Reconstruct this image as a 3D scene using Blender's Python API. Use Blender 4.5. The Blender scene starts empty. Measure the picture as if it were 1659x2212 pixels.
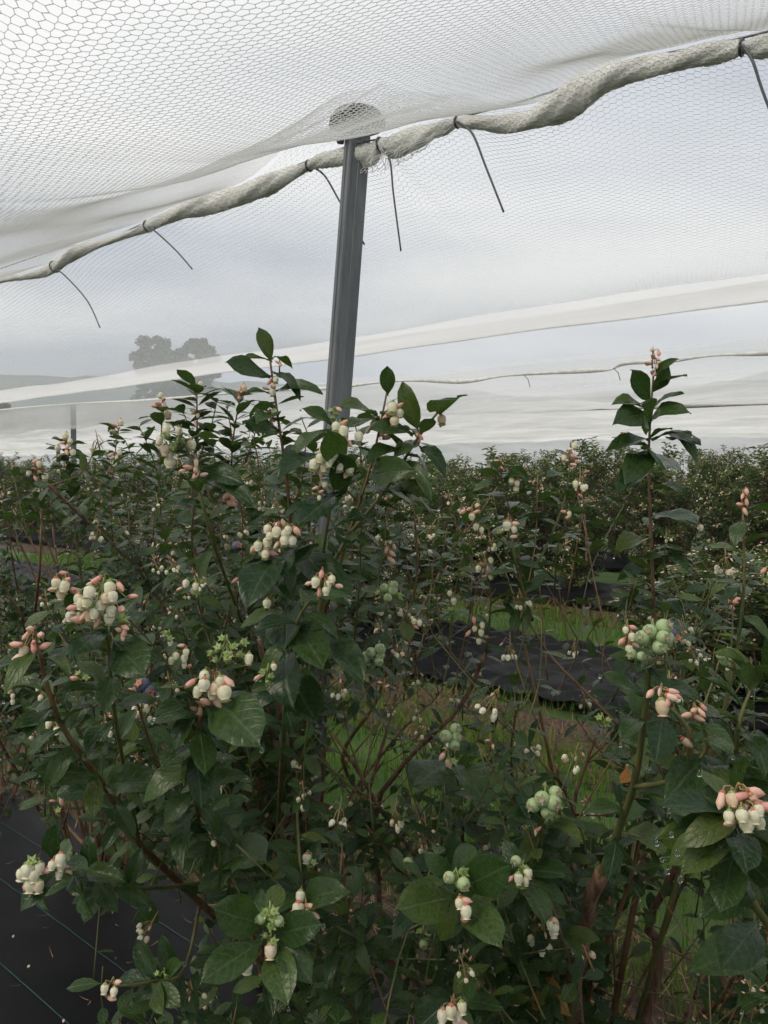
import bpy, math, random
import numpy as np
from mathutils import Vector, Matrix

R = math.radians
rnd = random.Random(7)
S = bpy.context.scene
COL = S.collection

# ------------------------------------------------------------------ camera
CAM_H = 1.45
HAZE = 0.0011                   # density of the damp air
F = 1720.0                      # focal length in units of a 1659 x 2212 frame
PITCH = math.atan(76 / F)
cam_d = bpy.data.cameras.new('camera')
cam = bpy.data.objects.new('camera', cam_d)
COL.objects.link(cam)
cam.location = (0, 0, CAM_H)
cam.rotation_euler = (math.pi / 2 - PITCH, 0, 0)
cam_d.sensor_fit = 'VERTICAL'
cam_d.sensor_height = 36
cam_d.lens = 36 * F / 2212
cam_d.clip_start = 0.02
cam_d.clip_end = 4000
S.camera = cam
S.render.resolution_x, S.render.resolution_y = 768, 1024

# ------------------------------------------------------------------ sky, sun, exposure
SUN_EL, SUN_AZ = R(48), R(240)
world = bpy.data.worlds.new('World')
S.world = world
world.use_nodes = True
wn, wl = world.node_tree.nodes, world.node_tree.links
wn.clear()
out = wn.new('ShaderNodeOutputWorld')
sky = wn.new('ShaderNodeTexSky')
sky.sky_type = 'NISHITA'
sky.sun_disc = False
sky.sun_elevation = SUN_EL
sky.sun_rotation = SUN_AZ
bg1 = wn.new('ShaderNodeBackground')
bg1.inputs['Strength'].default_value = 0.09
wl.new(sky.outputs[0], bg1.inputs['Color'])
tc = wn.new('ShaderNodeTexCoord')
sep = wn.new('ShaderNodeSeparateXYZ')
wl.new(tc.outputs['Generated'], sep.inputs[0])


def wmath(op, a, b=None):
    m = wn.new('ShaderNodeMath')
    m.operation = op
    for i, v in enumerate((a, b)):
        if v is None:
            continue
        if isinstance(v, (int, float)):
            m.inputs[i].default_value = v
        else:
            wl.new(v, m.inputs[i])
    return m.outputs[0]


zz = wmath('ADD', wmath('MAXIMUM', sep.outputs['Z'], 0.0), 0.14)
cx = wmath('DIVIDE', sep.outputs['X'], zz)
cy = wmath('DIVIDE', sep.outputs['Y'], zz)
comb = wn.new('ShaderNodeCombineXYZ')
wl.new(cx, comb.inputs[0])
wl.new(cy, comb.inputs[1])
mp = wn.new('ShaderNodeMapping')
mp.inputs['Rotation'].default_value = (0, 0, R(-14))
mp.inputs['Scale'].default_value = (0.42, 0.95, 1)
mp.inputs['Location'].default_value = (2.7, 0.9, 0)
wl.new(comb.outputs[0], mp.inputs[0])
nz = wn.new('ShaderNodeTexNoise')
nz.inputs['Scale'].default_value = 0.8
nz.inputs['Detail'].default_value = 5
nz.inputs['Roughness'].default_value = 0.5
nz.inputs['Distortion'].default_value = 0.3
wl.new(mp.outputs[0], nz.inputs['Vector'])
ramp = wn.new('ShaderNodeValToRGB')
ramp.color_ramp.elements[0].position = 0.34
ramp.color_ramp.elements[0].color = (0.355, 0.385, 0.455, 1)
ramp.color_ramp.elements[1].position = 0.60
ramp.color_ramp.elements[1].color = (0.74, 0.735, 0.725, 1)
wl.new(nz.outputs['Fac'], ramp.inputs[0])
bg2 = wn.new('ShaderNodeBackground')
bg2.inputs['Strength'].default_value = 1.0
wl.new(ramp.outputs[0], bg2.inputs['Color'])
mixw = wn.new('ShaderNodeMixShader')
mixw.inputs[0].default_value = 0.94          # cloud cover
wl.new(bg1.outputs[0], mixw.inputs[1])
wl.new(bg2.outputs[0], mixw.inputs[2])
wl.new(mixw.outputs[0], out.inputs['Surface'])

sun_d = bpy.data.lights.new('sun', 'SUN')
sun_d.energy = 1.3
sun_d.angle = R(25)
sun_d.color = (1.0, 0.91, 0.76)
sun = bpy.data.objects.new('sun', sun_d)
COL.objects.link(sun)
sun.rotation_euler = (math.pi / 2 - SUN_EL, 0, math.pi - SUN_AZ)

S.view_settings.view_transform = 'Standard'
S.view_settings.look = 'None'
S.view_settings.exposure = 0.58
S.view_settings.gamma = 1.0
S.view_settings.use_curve_mapping = False
S.render.engine = 'CYCLES'
S.cycles.use_denoising = True
S.cycles.use_adaptive_sampling = True
S.cycles.adaptive_threshold = 0.02
S.cycles.max_bounces = 5
S.cycles.diffuse_bounces = 3
S.cycles.glossy_bounces = 2
S.cycles.transparent_max_bounces = 12
S.cycles.transmission_bounces = 6

# ------------------------------------------------------------------ places
U = np.array([-0.76, 0.65]); U /= np.linalg.norm(U)      # along the rows, away to the left
N = np.array([U[1], -U[0]])                              # across the rows, away
cP, sP = math.cos(PITCH), math.sin(PITCH)


def D(x, y, d):
    """photo position (1659-wide frame) at distance d along the view axis -> world"""
    xc = (x - 829.5) / F * d
    yc = (1106 - y) / F * d
    return Vector((xc, d * cP + yc * sP, CAM_H - d * sP + yc * cP))


def proj(p):
    vx, vy, vz = p[0], p[1], p[2] - CAM_H
    d = vy * cP - vz * sP
    h = vy * sP + vz * cP
    if d < 1e-3:
        return -9999, -9999, d
    return 829.5 + vx / d * F, 1106 - h / d * F, d


def on_row(x, y, n):
    """where the sight line through (x, y) meets the vertical plane of a row"""
    v = D(x, y, 1.0) - Vector((0, 0, CAM_H))
    k = n / (v.x * N[0] + v.y * N[1])
    return Vector((0, 0, CAM_H)) + v * k


def NS(n, s, z=0.0):
    q = N * n + U * s
    return Vector((q[0], q[1], z))


# ------------------------------------------------------------------ object helpers
def tag(o, label=None, cat=None, group=None, kind=None):
    if label: o['label'] = label
    if cat: o['category'] = cat
    if group: o['group'] = group
    if kind: o['kind'] = kind
    return o


def empty(name, loc=(0, 0, 0), parent=None):
    o = bpy.data.objects.new(name, None)
    o.empty_display_size = 0.05
    o.location = loc
    COL.objects.link(o)
    if parent:
        o.parent = parent
    return o


def place(name, me, parent=None, matrix=None):
    """link a mesh; matrix is in world space (parents are unrotated empties)"""
    o = bpy.data.objects.new(name, me)
    COL.objects.link(o)
    if matrix is not None:
        m = matrix.copy()
    else:
        m = Matrix.Identity(4)
    if parent is not None:
        o.parent = parent
        q, off = parent, Vector((0, 0, 0))
        while q is not None:
            off += q.location
            q = q.parent
        m.translation = m.translation - off
    o.matrix_basis = m
    return o


class MB:
    def __init__(self):
        self.v, self.f, self.m, self.uv = [], [], [], []

    def add(self, verts, faces, mi=0):
        b = len(self.v)
        self.v += [tuple(p) for p in verts]
        for f in faces:
            self.f.append(tuple(i + b for i in f))
            self.m.append(mi)

    def tube(self, pts, rad, sides=6, mi=0, caps=True):
        pts = [Vector(p) for p in pts]
        n = len(pts)
        if not hasattr(rad, '__len__'):
            rad = [rad] * n
        t0 = (pts[1] - pts[0]).normalized()
        up = Vector((0, 0, 1)) if abs(t0.z) < 0.9 else Vector((1, 0, 0))
        a = t0.cross(up).normalized()
        vs = []
        for i in range(n):
            t = (pts[min(i + 1, n - 1)] - pts[max(i - 1, 0)])
            if t.length < 1e-9:
                t = t0
            t = t.normalized()
            a = (a - t * a.dot(t)).normalized()
            b = t.cross(a)
            for k in range(sides):
                w = 2 * math.pi * k / sides
                vs.append(pts[i] + (a * math.cos(w) + b * math.sin(w)) * rad[i])
        fs = []
        for i in range(n - 1):
            for k in range(sides):
                k2 = (k + 1) % sides
                fs.append((i * sides + k, i * sides + k2, (i + 1) * sides + k2, (i + 1) * sides + k))
        if caps:
            fs.append(tuple(range(sides - 1, -1, -1)))
            fs.append(tuple((n - 1) * sides + k for k in range(sides)))
        self.add(vs, fs, mi)

    def lathe(self, prof, sides=8, mi=0, mat=None, rib=0.0):
        """prof: list of (r, z), axis z"""
        vs, fs = [], []
        for r, z in prof:
            for k in range(sides):
                w = 2 * math.pi * k / sides
                rk = r * (1 + rib * math.cos(5 * w))
                vs.append(Vector((rk * math.cos(w), rk * math.sin(w), z)))
        if mat is not None:
            vs = [mat @ p for p in vs]
        for i in range(len(prof) - 1):
            for k in range(sides):
                k2 = (k + 1) % sides
                fs.append((i * sides + k, (i + 1) * sides + k, (i + 1) * sides + k2, i * sides + k2))
        self.add(vs, fs, mi)

    def box(self, c, h, mi=0, mat=None):
        vs = [Vector((c[0] + sx * h[0], c[1] + sy * h[1], c[2] + sz * h[2])) for sx in (-1, 1) for sy in (-1, 1) for sz in (-1, 1)]
        if mat is not None:
            vs = [mat @ p for p in vs]
        self.add(vs, [(0, 1, 3, 2), (4, 6, 7, 5), (0, 4, 5, 1), (2, 3, 7, 6), (0, 2, 6, 4), (1, 5, 7, 3)], mi)

    def mesh(self, name, mats, smooth=True):
        me = bpy.data.meshes.new(name)
        me.from_pydata(self.v, [], self.f)
        for m in (mats if isinstance(mats, (list, tuple)) else [mats]):
            me.materials.append(m)
        if len(set(self.m)) > 1:
            me.polygons.foreach_set('material_index', self.m)
        if smooth:
            me.polygons.foreach_set('use_smooth', [True] * len(self.f))
        me.update()
        return me


def np_mesh(name, verts, quads, mats, smooth=True, uv=None, midx=None):
    """fast mesh from numpy arrays, all faces of one size"""
    me = bpy.data.meshes.new(name)
    nv, nf, k = len(verts), len(quads), quads.shape[1]
    me.vertices.add(nv)
    me.vertices.foreach_set('co', np.ascontiguousarray(verts, dtype=np.float32).ravel())
    me.loops.add(nf * k)
    me.loops.foreach_set('vertex_index', np.ascontiguousarray(quads, dtype=np.int32).ravel())
    me.polygons.add(nf)
    me.polygons.foreach_set('loop_start', np.arange(0, nf * k, k, dtype=np.int32))
    me.polygons.foreach_set('loop_total', np.full(nf, k, dtype=np.int32))
    for m in (mats if isinstance(mats, (list, tuple)) else [mats]):
        me.materials.append(m)
    if midx is not None:
        me.polygons.foreach_set('material_index', np.ascontiguousarray(midx, dtype=np.int32))
    if smooth:
        me.polygons.foreach_set('use_smooth', np.ones(nf, dtype=bool))
    if uv is not None:
        l = me.uv_layers.new(name='UVMap')
        l.data.foreach_set('uv', np.ascontiguousarray(uv[quads.ravel()], dtype=np.float32).ravel())
    me.update(calc_edges=True)
    me.validate()
    return me


def scatter(name, tv, tf, tuv, mats3, pos, mat, midx=None):
    """merge copies of one template: mats3 (k,3,3) rotation*scale, pos (k,3)"""
    mats3, pos = np.asarray(mats3), np.asarray(pos)
    k = len(pos)
    v = np.einsum('kij,vj->kvi', mats3, tv) + pos[:, None, :]
    f = tf[None] + (np.arange(k) * len(tv))[:, None, None]
    uv = None if tuv is None else np.tile(tuv, (k, 1))
    return np_mesh(name, v.reshape(-1, 3), f.reshape(-1, tf.shape[1]), mat, True, uv, midx)


# ------------------------------------------------------------------ materials
def new_mat(name):
    m = bpy.data.materials.new(name)
    m.use_nodes = True
    nt = m.node_tree
    b = nt.nodes['Principled BSDF']
    return m, nt, b


def node(nt, kind, **kw):
    n = nt.nodes.new(kind)
    for k, v in kw.items():
        if k in n.inputs:
            n.inputs[k].default_value = v
        else:
            setattr(n, k, v)
    return n


def noise_col(nt, c1, c2, scale, detail=4, lo=0.35, hi=0.65, coord='Object', stretch=None):
    t = node(nt, 'ShaderNodeTexCoord')
    src = t.outputs[coord]
    if stretch:
        mpn = node(nt, 'ShaderNodeMapping')
        mpn.inputs['Scale'].default_value = stretch[:3]
        if len(stretch) > 3:
            mpn.inputs['Rotation'].default_value = (0, 0, stretch[3])
        nt.links.new(src, mpn.inputs[0])
        src = mpn.outputs[0]
    nn = node(nt, 'ShaderNodeTexNoise', Scale=scale, Detail=detail)
    nt.links.new(src, nn.inputs['Vector'])
    rp = node(nt, 'ShaderNodeValToRGB')
    rp.color_ramp.elements[0].position = lo
    rp.color_ramp.elements[1].position = hi
    rp.color_ramp.elements[0].color = (*c1, 1)
    rp.color_ramp.elements[1].color = (*c2, 1)
    nt.links.new(nn.outputs['Fac'], rp.inputs[0])
    return rp.outputs[0], nn.outputs['Fac']


def bump(nt, b, h, strength=0.4, dist=0.01):
    bn = node(nt, 'ShaderNodeBump')
    bn.inputs['Strength'].default_value = strength
    bn.inputs['Distance'].default_value = dist
    nt.links.new(h, bn.inputs['Height'])
    nt.links.new(bn.outputs[0], b.inputs['Normal'])


def simple(name, c1, c2, scale, rough=0.6, bmp=0.3, bd=0.005, stretch=None, lo=0.35, hi=0.65, metal=0.0):
    m, nt, b = new_mat(name)
    col, fac = noise_col(nt, c1, c2, scale, stretch=stretch, lo=lo, hi=hi)
    nt.links.new(col, b.inputs['Base Color'])
    b.inputs['Roughness'].default_value = rough
    b.inputs['Metallic'].default_value = metal
    if bmp:
        bump(nt, b, fac, bmp, bd)
    return m


def leaf_mat(name, dark, light, under, rough=0.34, veins=True, trans=0.18):
    m, nt, b = new_mat(name)
    L = nt.links
    g = node(nt, 'ShaderNodeNewGeometry')
    oi = node(nt, 'ShaderNodeObjectInfo')
    ad = node(nt, 'ShaderNodeMath', operation='ADD')
    L.new(g.outputs['Random Per Island'], ad.inputs[0])
    L.new(oi.outputs['Random'], ad.inputs[1])
    fr = node(nt, 'ShaderNodeMath', operation='FRACT')
    L.new(ad.outputs[0], fr.inputs[0])
    mx = node(nt, 'ShaderNodeValToRGB')
    L.new(fr.outputs[0], mx.inputs[0])
    cr = mx.color_ramp
    cr.elements[0].position = 0.0
    cr.elements[0].color = (*dark, 1)
    cr.elements[1].position = 0.86
    cr.elements[1].color = (*light, 1)
    e2 = cr.elements.new(0.94); e2.color = (light[0] * 1.5, light[1] * 1.25, light[2], 1)
    e3 = cr.elements.new(1.0); e3.color = (light[0] * 1.5, light[1] * 1.1, light[2] * .9, 1)
    col = mx.outputs[0]
    uv = node(nt, 'ShaderNodeUVMap')
    sp = node(nt, 'ShaderNodeSeparateXYZ')
    L.new(uv.outputs[0], sp.inputs[0])
    if veins:
        def mm(op, a, bb=None):
            q = node(nt, 'ShaderNodeMath', operation=op)
            for i, v in enumerate((a, bb)):
                if v is None: continue
                if isinstance(v, (int, float)): q.inputs[i].default_value = v
                else: L.new(v, q.inputs[i])
            return q.outputs[0]
        ax = mm('ABSOLUTE', mm('SUBTRACT', sp.outputs['X'], 0.5))
        mid = mm('SUBTRACT', 1.0, mm('MINIMUM', mm('MULTIPLY', ax, 22.0), 1.0))
        wv = mm('SINE', mm('MULTIPLY', mm('SUBTRACT', sp.outputs['Y'], mm('MULTIPLY', ax, 0.55)), 44.0))
        side = mm('MULTIPLY', mm('POWER', mm('MAXIMUM', wv, 0.0), 6.0), 0.35)
        vein = mm('MAXIMUM', mid, side)
        mv = node(nt, 'ShaderNodeMix', data_type='RGBA')
        L.new(mm('MULTIPLY', vein, 0.5), mv.inputs['Factor'])
        L.new(col, mv.inputs['A'])
        mv.inputs['B'].default_value = (0.10, 0.16, 0.07, 1)
        col = mv.outputs['Result']
        bn = node(nt, 'ShaderNodeBump')
        bn.inputs['Strength'].default_value = 0.5
        bn.inputs['Distance'].default_value = 0.001
        bn.invert = True
        tcx = node(nt, 'ShaderNodeTexCoord')
        nn = node(nt, 'ShaderNodeTexNoise', Scale=9.0, Detail=2.0)
        L.new(uv.outputs[0], nn.inputs['Vector'])
        L.new(mm('ADD', vein, mm('MULTIPLY', nn.outputs['Fac'], 1.4)), bn.inputs['Height'])
        L.new(bn.outputs[0], b.inputs['Normal'])
        n3 = node(nt, 'ShaderNodeTexNoise', Scale=26.0, Detail=3.0)
        L.new(tcx.outputs['Object'], n3.inputs['Vector'])
        bl = node(nt, 'ShaderNodeMix', data_type='RGBA', blend_type='MULTIPLY')
        bl.inputs['Factor'].default_value = 0.7
        L.new(col, bl.inputs['A'])
        rb = node(nt, 'ShaderNodeValToRGB')
        rb.color_ramp.elements[0].position = 0.32; rb.color_ramp.elements[0].color = (0.42, 0.40, 0.36, 1)
        rb.color_ramp.elements[1].position = 0.60; rb.color_ramp.elements[1].color = (1, 1, 1, 1)
        L.new(n3.outputs['Fac'], rb.inputs[0])
        L.new(rb.outputs[0], bl.inputs['B'])
        col = bl.outputs['Result']
        rr = mm('ADD', mm('MULTIPLY', nn.outputs['Fac'], 0.3), rough - 0.13)
        L.new(rr, b.inputs['Roughness'])
    else:
        b.inputs['Roughness'].default_value = rough
    b.inputs['Specular IOR Level'].default_value = 0.26
    mu = node(nt, 'ShaderNodeMix', data_type='RGBA')
    L.new(g.outputs['Backfacing'], mu.inputs['Factor'])
    L.new(col, mu.inputs['A'])
    mu.inputs['B'].default_value = (*under, 1)
    L.new(mu.outputs['Result'], b.inputs['Base Color'])
    tr = node(nt, 'ShaderNodeBsdfTranslucent')
    tr.inputs['Color'].default_value = (0.10, 0.20, 0.030, 1)
    ms = node(nt, 'ShaderNodeMixShader')
    ms.inputs[0].default_value = trans
    L.new(b.outputs[0], ms.inputs[1])
    L.new(tr.outputs[0], ms.inputs[2])
    L.new(ms.outputs[0], nt.nodes['Material Output'].inputs['Surface'])
    return m


def petal_mat(name, a, bcol, trans=0.25, rough=0.5, blush=None):
    m, nt, b = new_mat(name)
    L = nt.links
    g = node(nt, 'ShaderNodeNewGeometry')
    oi = node(nt, 'ShaderNodeObjectInfo')
    ad = node(nt, 'ShaderNodeMath', operation='ADD')
    L.new(g.outputs['Random Per Island'], ad.inputs[0])
    L.new(oi.outputs['Random'], ad.inputs[1])
    fr = node(nt, 'ShaderNodeMath', operation='FRACT')
    L.new(ad.outputs[0], fr.inputs[0])
    rp = node(nt, 'ShaderNodeValToRGB')
    L.new(fr.outputs[0], rp.inputs[0])
    rp.color_ramp.elements[0].color = (*a, 1)
    rp.color_ramp.elements[1].position = 0.88 if blush else 1.0
    rp.color_ramp.elements[1].color = (*bcol, 1)
    if blush:
        e_ = rp.color_ramp.elements.new(0.95); e_.color = (*blush, 1)
    t_ = node(nt, 'ShaderNodeTexCoord')
    n_ = node(nt, 'ShaderNodeTexNoise', Scale=3.2, Detail=3.0)
    L.new(t_.outputs['Object'], n_.inputs['Vector'])
    mx = node(nt, 'ShaderNodeMix', data_type='RGBA', blend_type='MULTIPLY')
    r2 = node(nt, 'ShaderNodeValToRGB')
    r2.color_ramp.elements[0].position = 0.3; r2.color_ramp.elements[0].color = (0.80, 0.74, 0.60, 1)
    r2.color_ramp.elements[1].position = 0.6; r2.color_ramp.elements[1].color = (1, 1, 1, 1)
    L.new(n_.outputs['Fac'], r2.inputs[0])
    mx.inputs['Factor'].default_value = 0.8
    L.new(rp.outputs[0], mx.inputs['A'])
    L.new(r2.outputs[0], mx.inputs['B'])
    L.new(mx.outputs['Result'], b.inputs['Base Color'])
    b.inputs['Roughness'].default_value = rough
    tr = node(nt, 'ShaderNodeBsdfTranslucent')
    L.new(mx.outputs['Result'], tr.inputs['Color'])
    ms = node(nt, 'ShaderNodeMixShader')
    ms.inputs[0].default_value = trans
    L.new(b.outputs[0], ms.inputs[1])
    L.new(tr.outputs[0], ms.inputs[2])
    L.new(ms.outputs[0], nt.nodes['Material Output'].inputs['Surface'])
    return m


def net_mat(name, col, trans=0.5, opacity=1.0, noise=0.0):
    m, nt, b = new_mat(name)
    L = nt.links
    df = node(nt, 'ShaderNodeBsdfDiffuse')
    df.inputs['Color'].default_value = (*col, 1)
    tr = node(nt, 'ShaderNodeBsdfTranslucent')
    tr.inputs['Color'].default_value = (*col, 1)
    ms = node(nt, 'ShaderNodeMixShader')
    ms.inputs[0].default_value = trans
    L.new(df.outputs[0], ms.inputs[1])
    L.new(tr.outputs[0], ms.inputs[2])
    sh = ms.outputs[0]
    if opacity < 1:
        tp = node(nt, 'ShaderNodeBsdfTransparent')
        m2 = node(nt, 'ShaderNodeMixShader')
        L.new(tp.outputs[0], m2.inputs[1])
        L.new(sh, m2.inputs[2])
        if noise:
            t = node(nt, 'ShaderNodeTexCoord')
            mpn = node(nt, 'ShaderNodeMapping')
            mpn.inputs['Rotation'].default_value = (0, 0, math.atan2(U[1], U[0]))
            mpn.inputs['Scale'].default_value = (0.35, 1.6, 1)
            mpn.vector_type = 'TEXTURE'
            mpn.inputs['Scale'].default_value = (3.0, 0.45, 1)
            L.new(t.outputs['Object'], mpn.inputs[0])
            nn = node(nt, 'ShaderNodeTexNoise', Scale=1.0, Detail=4.0)
            L.new(mpn.outputs[0], nn.inputs['Vector'])
            mr = node(nt, 'ShaderNodeMapRange')
            mr.inputs['From Min'].default_value = 0.3
            mr.inputs['From Max'].default_value = 0.7
            mr.inputs['To Min'].default_value = opacity - noise
            mr.inputs['To Max'].default_value = min(opacity + noise, 1)
            L.new(nn.outputs['Fac'], mr.inputs['Value'])
            L.new(mr.outputs[0], m2.inputs[0])
        else:
            m2.inputs[0].default_value = opacity
        sh = m2.outputs[0]
    L.new(sh, nt.nodes['Material Output'].inputs['Surface'])
    return m


M = {}
M['leaf'] = leaf_mat('leaf', (0.012, 0.037, 0.011), (0.048, 0.088, 0.022), (0.085, 0.120, 0.045), 0.26)
M['leaf_far'] = leaf_mat('leaf_far', (0.030, 0.062, 0.015), (0.100, 0.142, 0.036), (0.13, 0.165, 0.06), 0.28, False)  # base colour lightened to stand in for leaf sheen seen at distance
M['leaf_dead'] = leaf_mat('leaf_dead', (0.30, 0.12, 0.03), (0.42, 0.22, 0.05), (0.35, 0.2, 0.08), 0.6)
M['white'] = petal_mat('white_petal', (0.93, 0.90, 0.68), (0.96, 0.94, 0.80), 0.35, blush=(0.92, 0.74, 0.55))
M['pink'] = petal_mat('pink_petal', (0.88, 0.42, 0.37), (0.91, 0.70, 0.54))
M['stalk'] = petal_mat('stalk', (0.24, 0.22, 0.08), (0.34, 0.20, 0.10), 0.0)
M['red'] = petal_mat('red_calyx', (0.50, 0.14, 0.09), (0.55, 0.26, 0.14), 0.1)
M['green'] = petal_mat('green_calyx', (0.24, 0.36, 0.10), (0.36, 0.42, 0.16), 0.15)
M['berry'] = simple('green_berry', (0.27, 0.37, 0.15), (0.40, 0.49, 0.27), 120, 0.45, 0.1, 0.0005)
M['berry_blue'] = simple('blue_berry', (0.035, 0.04, 0.075), (0.09, 0.11, 0.17), 90, 0.5, 0.1, 0.0005)
M['bark'] = simple('bark', (0.07, 0.035, 0.022), (0.24, 0.135, 0.085), 38, 0.75, 0.8, 0.004, stretch=(3, 3, 0.35))
M['redstem'] = simple('red_stem', (0.095, 0.045, 0.022), (0.20, 0.115, 0.05), 26, 0.5, 0.3, 0.001, stretch=(2, 2, 0.4))
M['greenstem'] = simple('green_stem', (0.075, 0.095, 0.028), (0.16, 0.135, 0.05), 18, 0.5, 0.2, 0.001, stretch=(2, 2, 0.4))
M['net'] = net_mat('net_strand', (0.88, 0.88, 0.87), 0.70)
M['net_far'] = net_mat('net_far', (0.93, 0.93, 0.92), 0.85, 0.07, 0.03)
M['net_mid'] = net_mat('net_mid', (0.80, 0.80, 0.785), 0.85, 0.50, 0.22)
M['net_dense'] = net_mat('net_dense', (0.83, 0.825, 0.80), 0.85, 0.74, 0.22)
M['selvage'] = net_mat('net_selvage', (0.80, 0.795, 0.78), 0.85, 0.66, 0.14)
M['steel'] = simple('galvanised_steel', (0.095, 0.105, 0.112), (0.20, 0.215, 0.225), 22, 0.5, 0.12, 0.001, stretch=(1.5, 1.5, 0.25), lo=.25, hi=.8, metal=0.25)
M['black'] = simple('black_plastic', (0.018, 0.018, 0.018), (0.03, 0.03, 0.03), 40, 0.45, 0.1, 0.001)
M['tie'] = simple('tie_plastic', (0.05, 0.052, 0.055), (0.09, 0.09, 0.095), 80, 0.45, 0.1, 0.0005)
M['wire'] = simple('wire', (0.09, 0.09, 0.095), (0.16, 0.16, 0.165), 80, 0.4, 0.1, 0.0005, metal=0.5)
M['grass'] = leaf_mat('grass_blade', (0.050, 0.14, 0.010), (0.15, 0.29, 0.028), (0.12, 0.22, 0.03), 0.40, False, 0.35)
M['straw'] = leaf_mat('straw', (0.24, 0.15, 0.06), (0.42, 0.30, 0.14), (0.34, 0.24, 0.11), 0.7, False, 0.1)
M['litter'] = leaf_mat('litter', (0.09, 0.045, 0.02), (0.34, 0.18, 0.075), (0.20, 0.11, 0.05), 0.7, False, 0.1)

# ------------------------------------------------------------------ ground
def ground_mat():
    m, nt, b = new_mat('field_ground')
    col, fac = noise_col(nt, (0.035, 0.085, 0.012), (0.075, 0.105, 0.028), 2.2, 8, 0.38, 0.66)
    nt.links.new(col, b.inputs['Base Color'])
    b.inputs['Roughness'].default_value = 0.85
    bump(nt, b, fac, 0.6, 0.03)
    return m


def earth_mat():
    m, nt, b = new_mat('wet_mulch')
    col, fac = noise_col(nt, (0.022, 0.012, 0.007), (0.11, 0.060, 0.026), 26, 8, 0.36, 0.66)
    nt.links.new(col, b.inputs['Base Color'])
    b.inputs['Roughness'].default_value = 0.8
    bump(nt, b, fac, 0.9, 0.02)
    return m


def mat_mat():
    """woven black ground cover: fine weave, wet sheen"""
    m, nt, b = new_mat('woven_ground_cover')
    L = nt.links
    t = node(nt, 'ShaderNodeTexCoord')
    mpn = node(nt, 'ShaderNodeMapping')
    mpn.inputs['Rotation'].default_value = (0, 0, -math.atan2(U[1], U[0]))
    L.new(t.outputs['Object'], mpn.inputs[0])
    w1 = node(nt, 'ShaderNodeTexWave', Scale=150.0)
    w1.bands_direction = 'X'
    w2 = node(nt, 'ShaderNodeTexWave', Scale=150.0)
    w2.bands_direction = 'Y'
    L.new(mpn.outputs[0], w1.inputs[0]); L.new(mpn.outputs[0], w2.inputs[0])
    ml = node(nt, 'ShaderNodeMath', operation='MULTIPLY')
    L.new(w1.outputs['Fac'], ml.inputs[0]); L.new(w2.outputs['Fac'], ml.inputs[1])
    nn = node(nt, 'ShaderNodeTexNoise', Scale=2.5, Detail=6.0)
    L.new(t.outputs['Object'], nn.inputs['Vector'])
    rp = node(nt, 'ShaderNodeValToRGB')
    rp.color_ramp.elements[0].position = 0.35
    rp.color_ramp.elements[1].position = 0.75
    rp.color_ramp.elements[0].color = (0.004, 0.0045, 0.006, 1)
    rp.color_ramp.elements[1].color = (0.012, 0.012, 0.013, 1)
    L.new(nn.outputs['Fac'], rp.inputs[0])
    L.new(rp.outputs[0], b.inputs['Base Color'])
    mr = node(nt, 'ShaderNodeMapRange')
    mr.inputs['To Min'].default_value = 0.30
    mr.inputs['To Max'].default_value = 0.60
    b.inputs['Specular IOR Level'].default_value = 0.12
    L.new(nn.outputs['Fac'], mr.inputs['Value'])
    L.new(mr.outputs[0], b.inputs['Roughness'])
    bump(nt, b, ml.outputs[0], 0.25, 0.001)
    return m


M['ground'] = ground_mat()
M['earth'] = earth_mat()
M['mat'] = mat_mat()


def hnoise(x, y, seed=0):
    """cheap smooth value made of sines"""
    return (np.sin(x * 1.7 + seed) * np.cos(y * 2.3 + seed * 1.3) + 0.5 * np.sin(x * 3.9 + y * 2.1 + seed * 2.1)
            + 0.25 * np.sin(x * 8.3 - y * 6.7 + seed * 0.7)) / 1.75


def strip(name, n0, n1, s0, s1, dn, ds, zf, mat, kind='structure', skirt=0.0):
    a = np.linspace(n0, n1, max(2, int((n1 - n0) / dn) + 1))
    c = np.linspace(s0, s1, max(2, int((s1 - s0) / ds) + 1))
    A, C = np.meshgrid(a, c, indexing='ij')
    X = N[0] * A + U[0] * C
    Y = N[1] * A + U[1] * C
    Z = zf(A, C)
    v = np.stack([X, Y, Z], -1).reshape(-1, 3)
    i = np.arange(len(a) - 1)[:, None] * len(c) + np.arange(len(c) - 1)[None]
    q = np.stack([i, i + 1, i + len(c) + 1, i + len(c)], -1).reshape(-1, 4)[:, ::-1]
    me = np_mesh(name, v, q, mat)
    o = place(name, me)
    if kind:
        o['kind'] = kind
    return o


g = MB()
g.add([(-1500, -300, -0.03), (1500, -300, -0.03), (1500, 2500, -0.03), (-1500, 2500, -0.03)], [(0, 1, 2, 3)])
ground = place('ground', g.mesh('ground', M['ground'], False))
tag(ground, 'green and brown field ground under the rows of bushes', kind='structure')

MAT_ROWS = [(-1.6, 1.66, 0.0), (4.45, 5.75, 1.0), (8.05, 9.35, 2.0), (11.6, 12.9, 3.0)]
LABM = ['smooth black woven ground cover with green stitch lines, beneath the nearest bushes',
        'crumpled black ground cover strip beyond the nearest grass alley',
        'black ground cover strip at the foot of the tall far row',
        'black ground cover strip hidden behind the tall far row']


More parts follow.
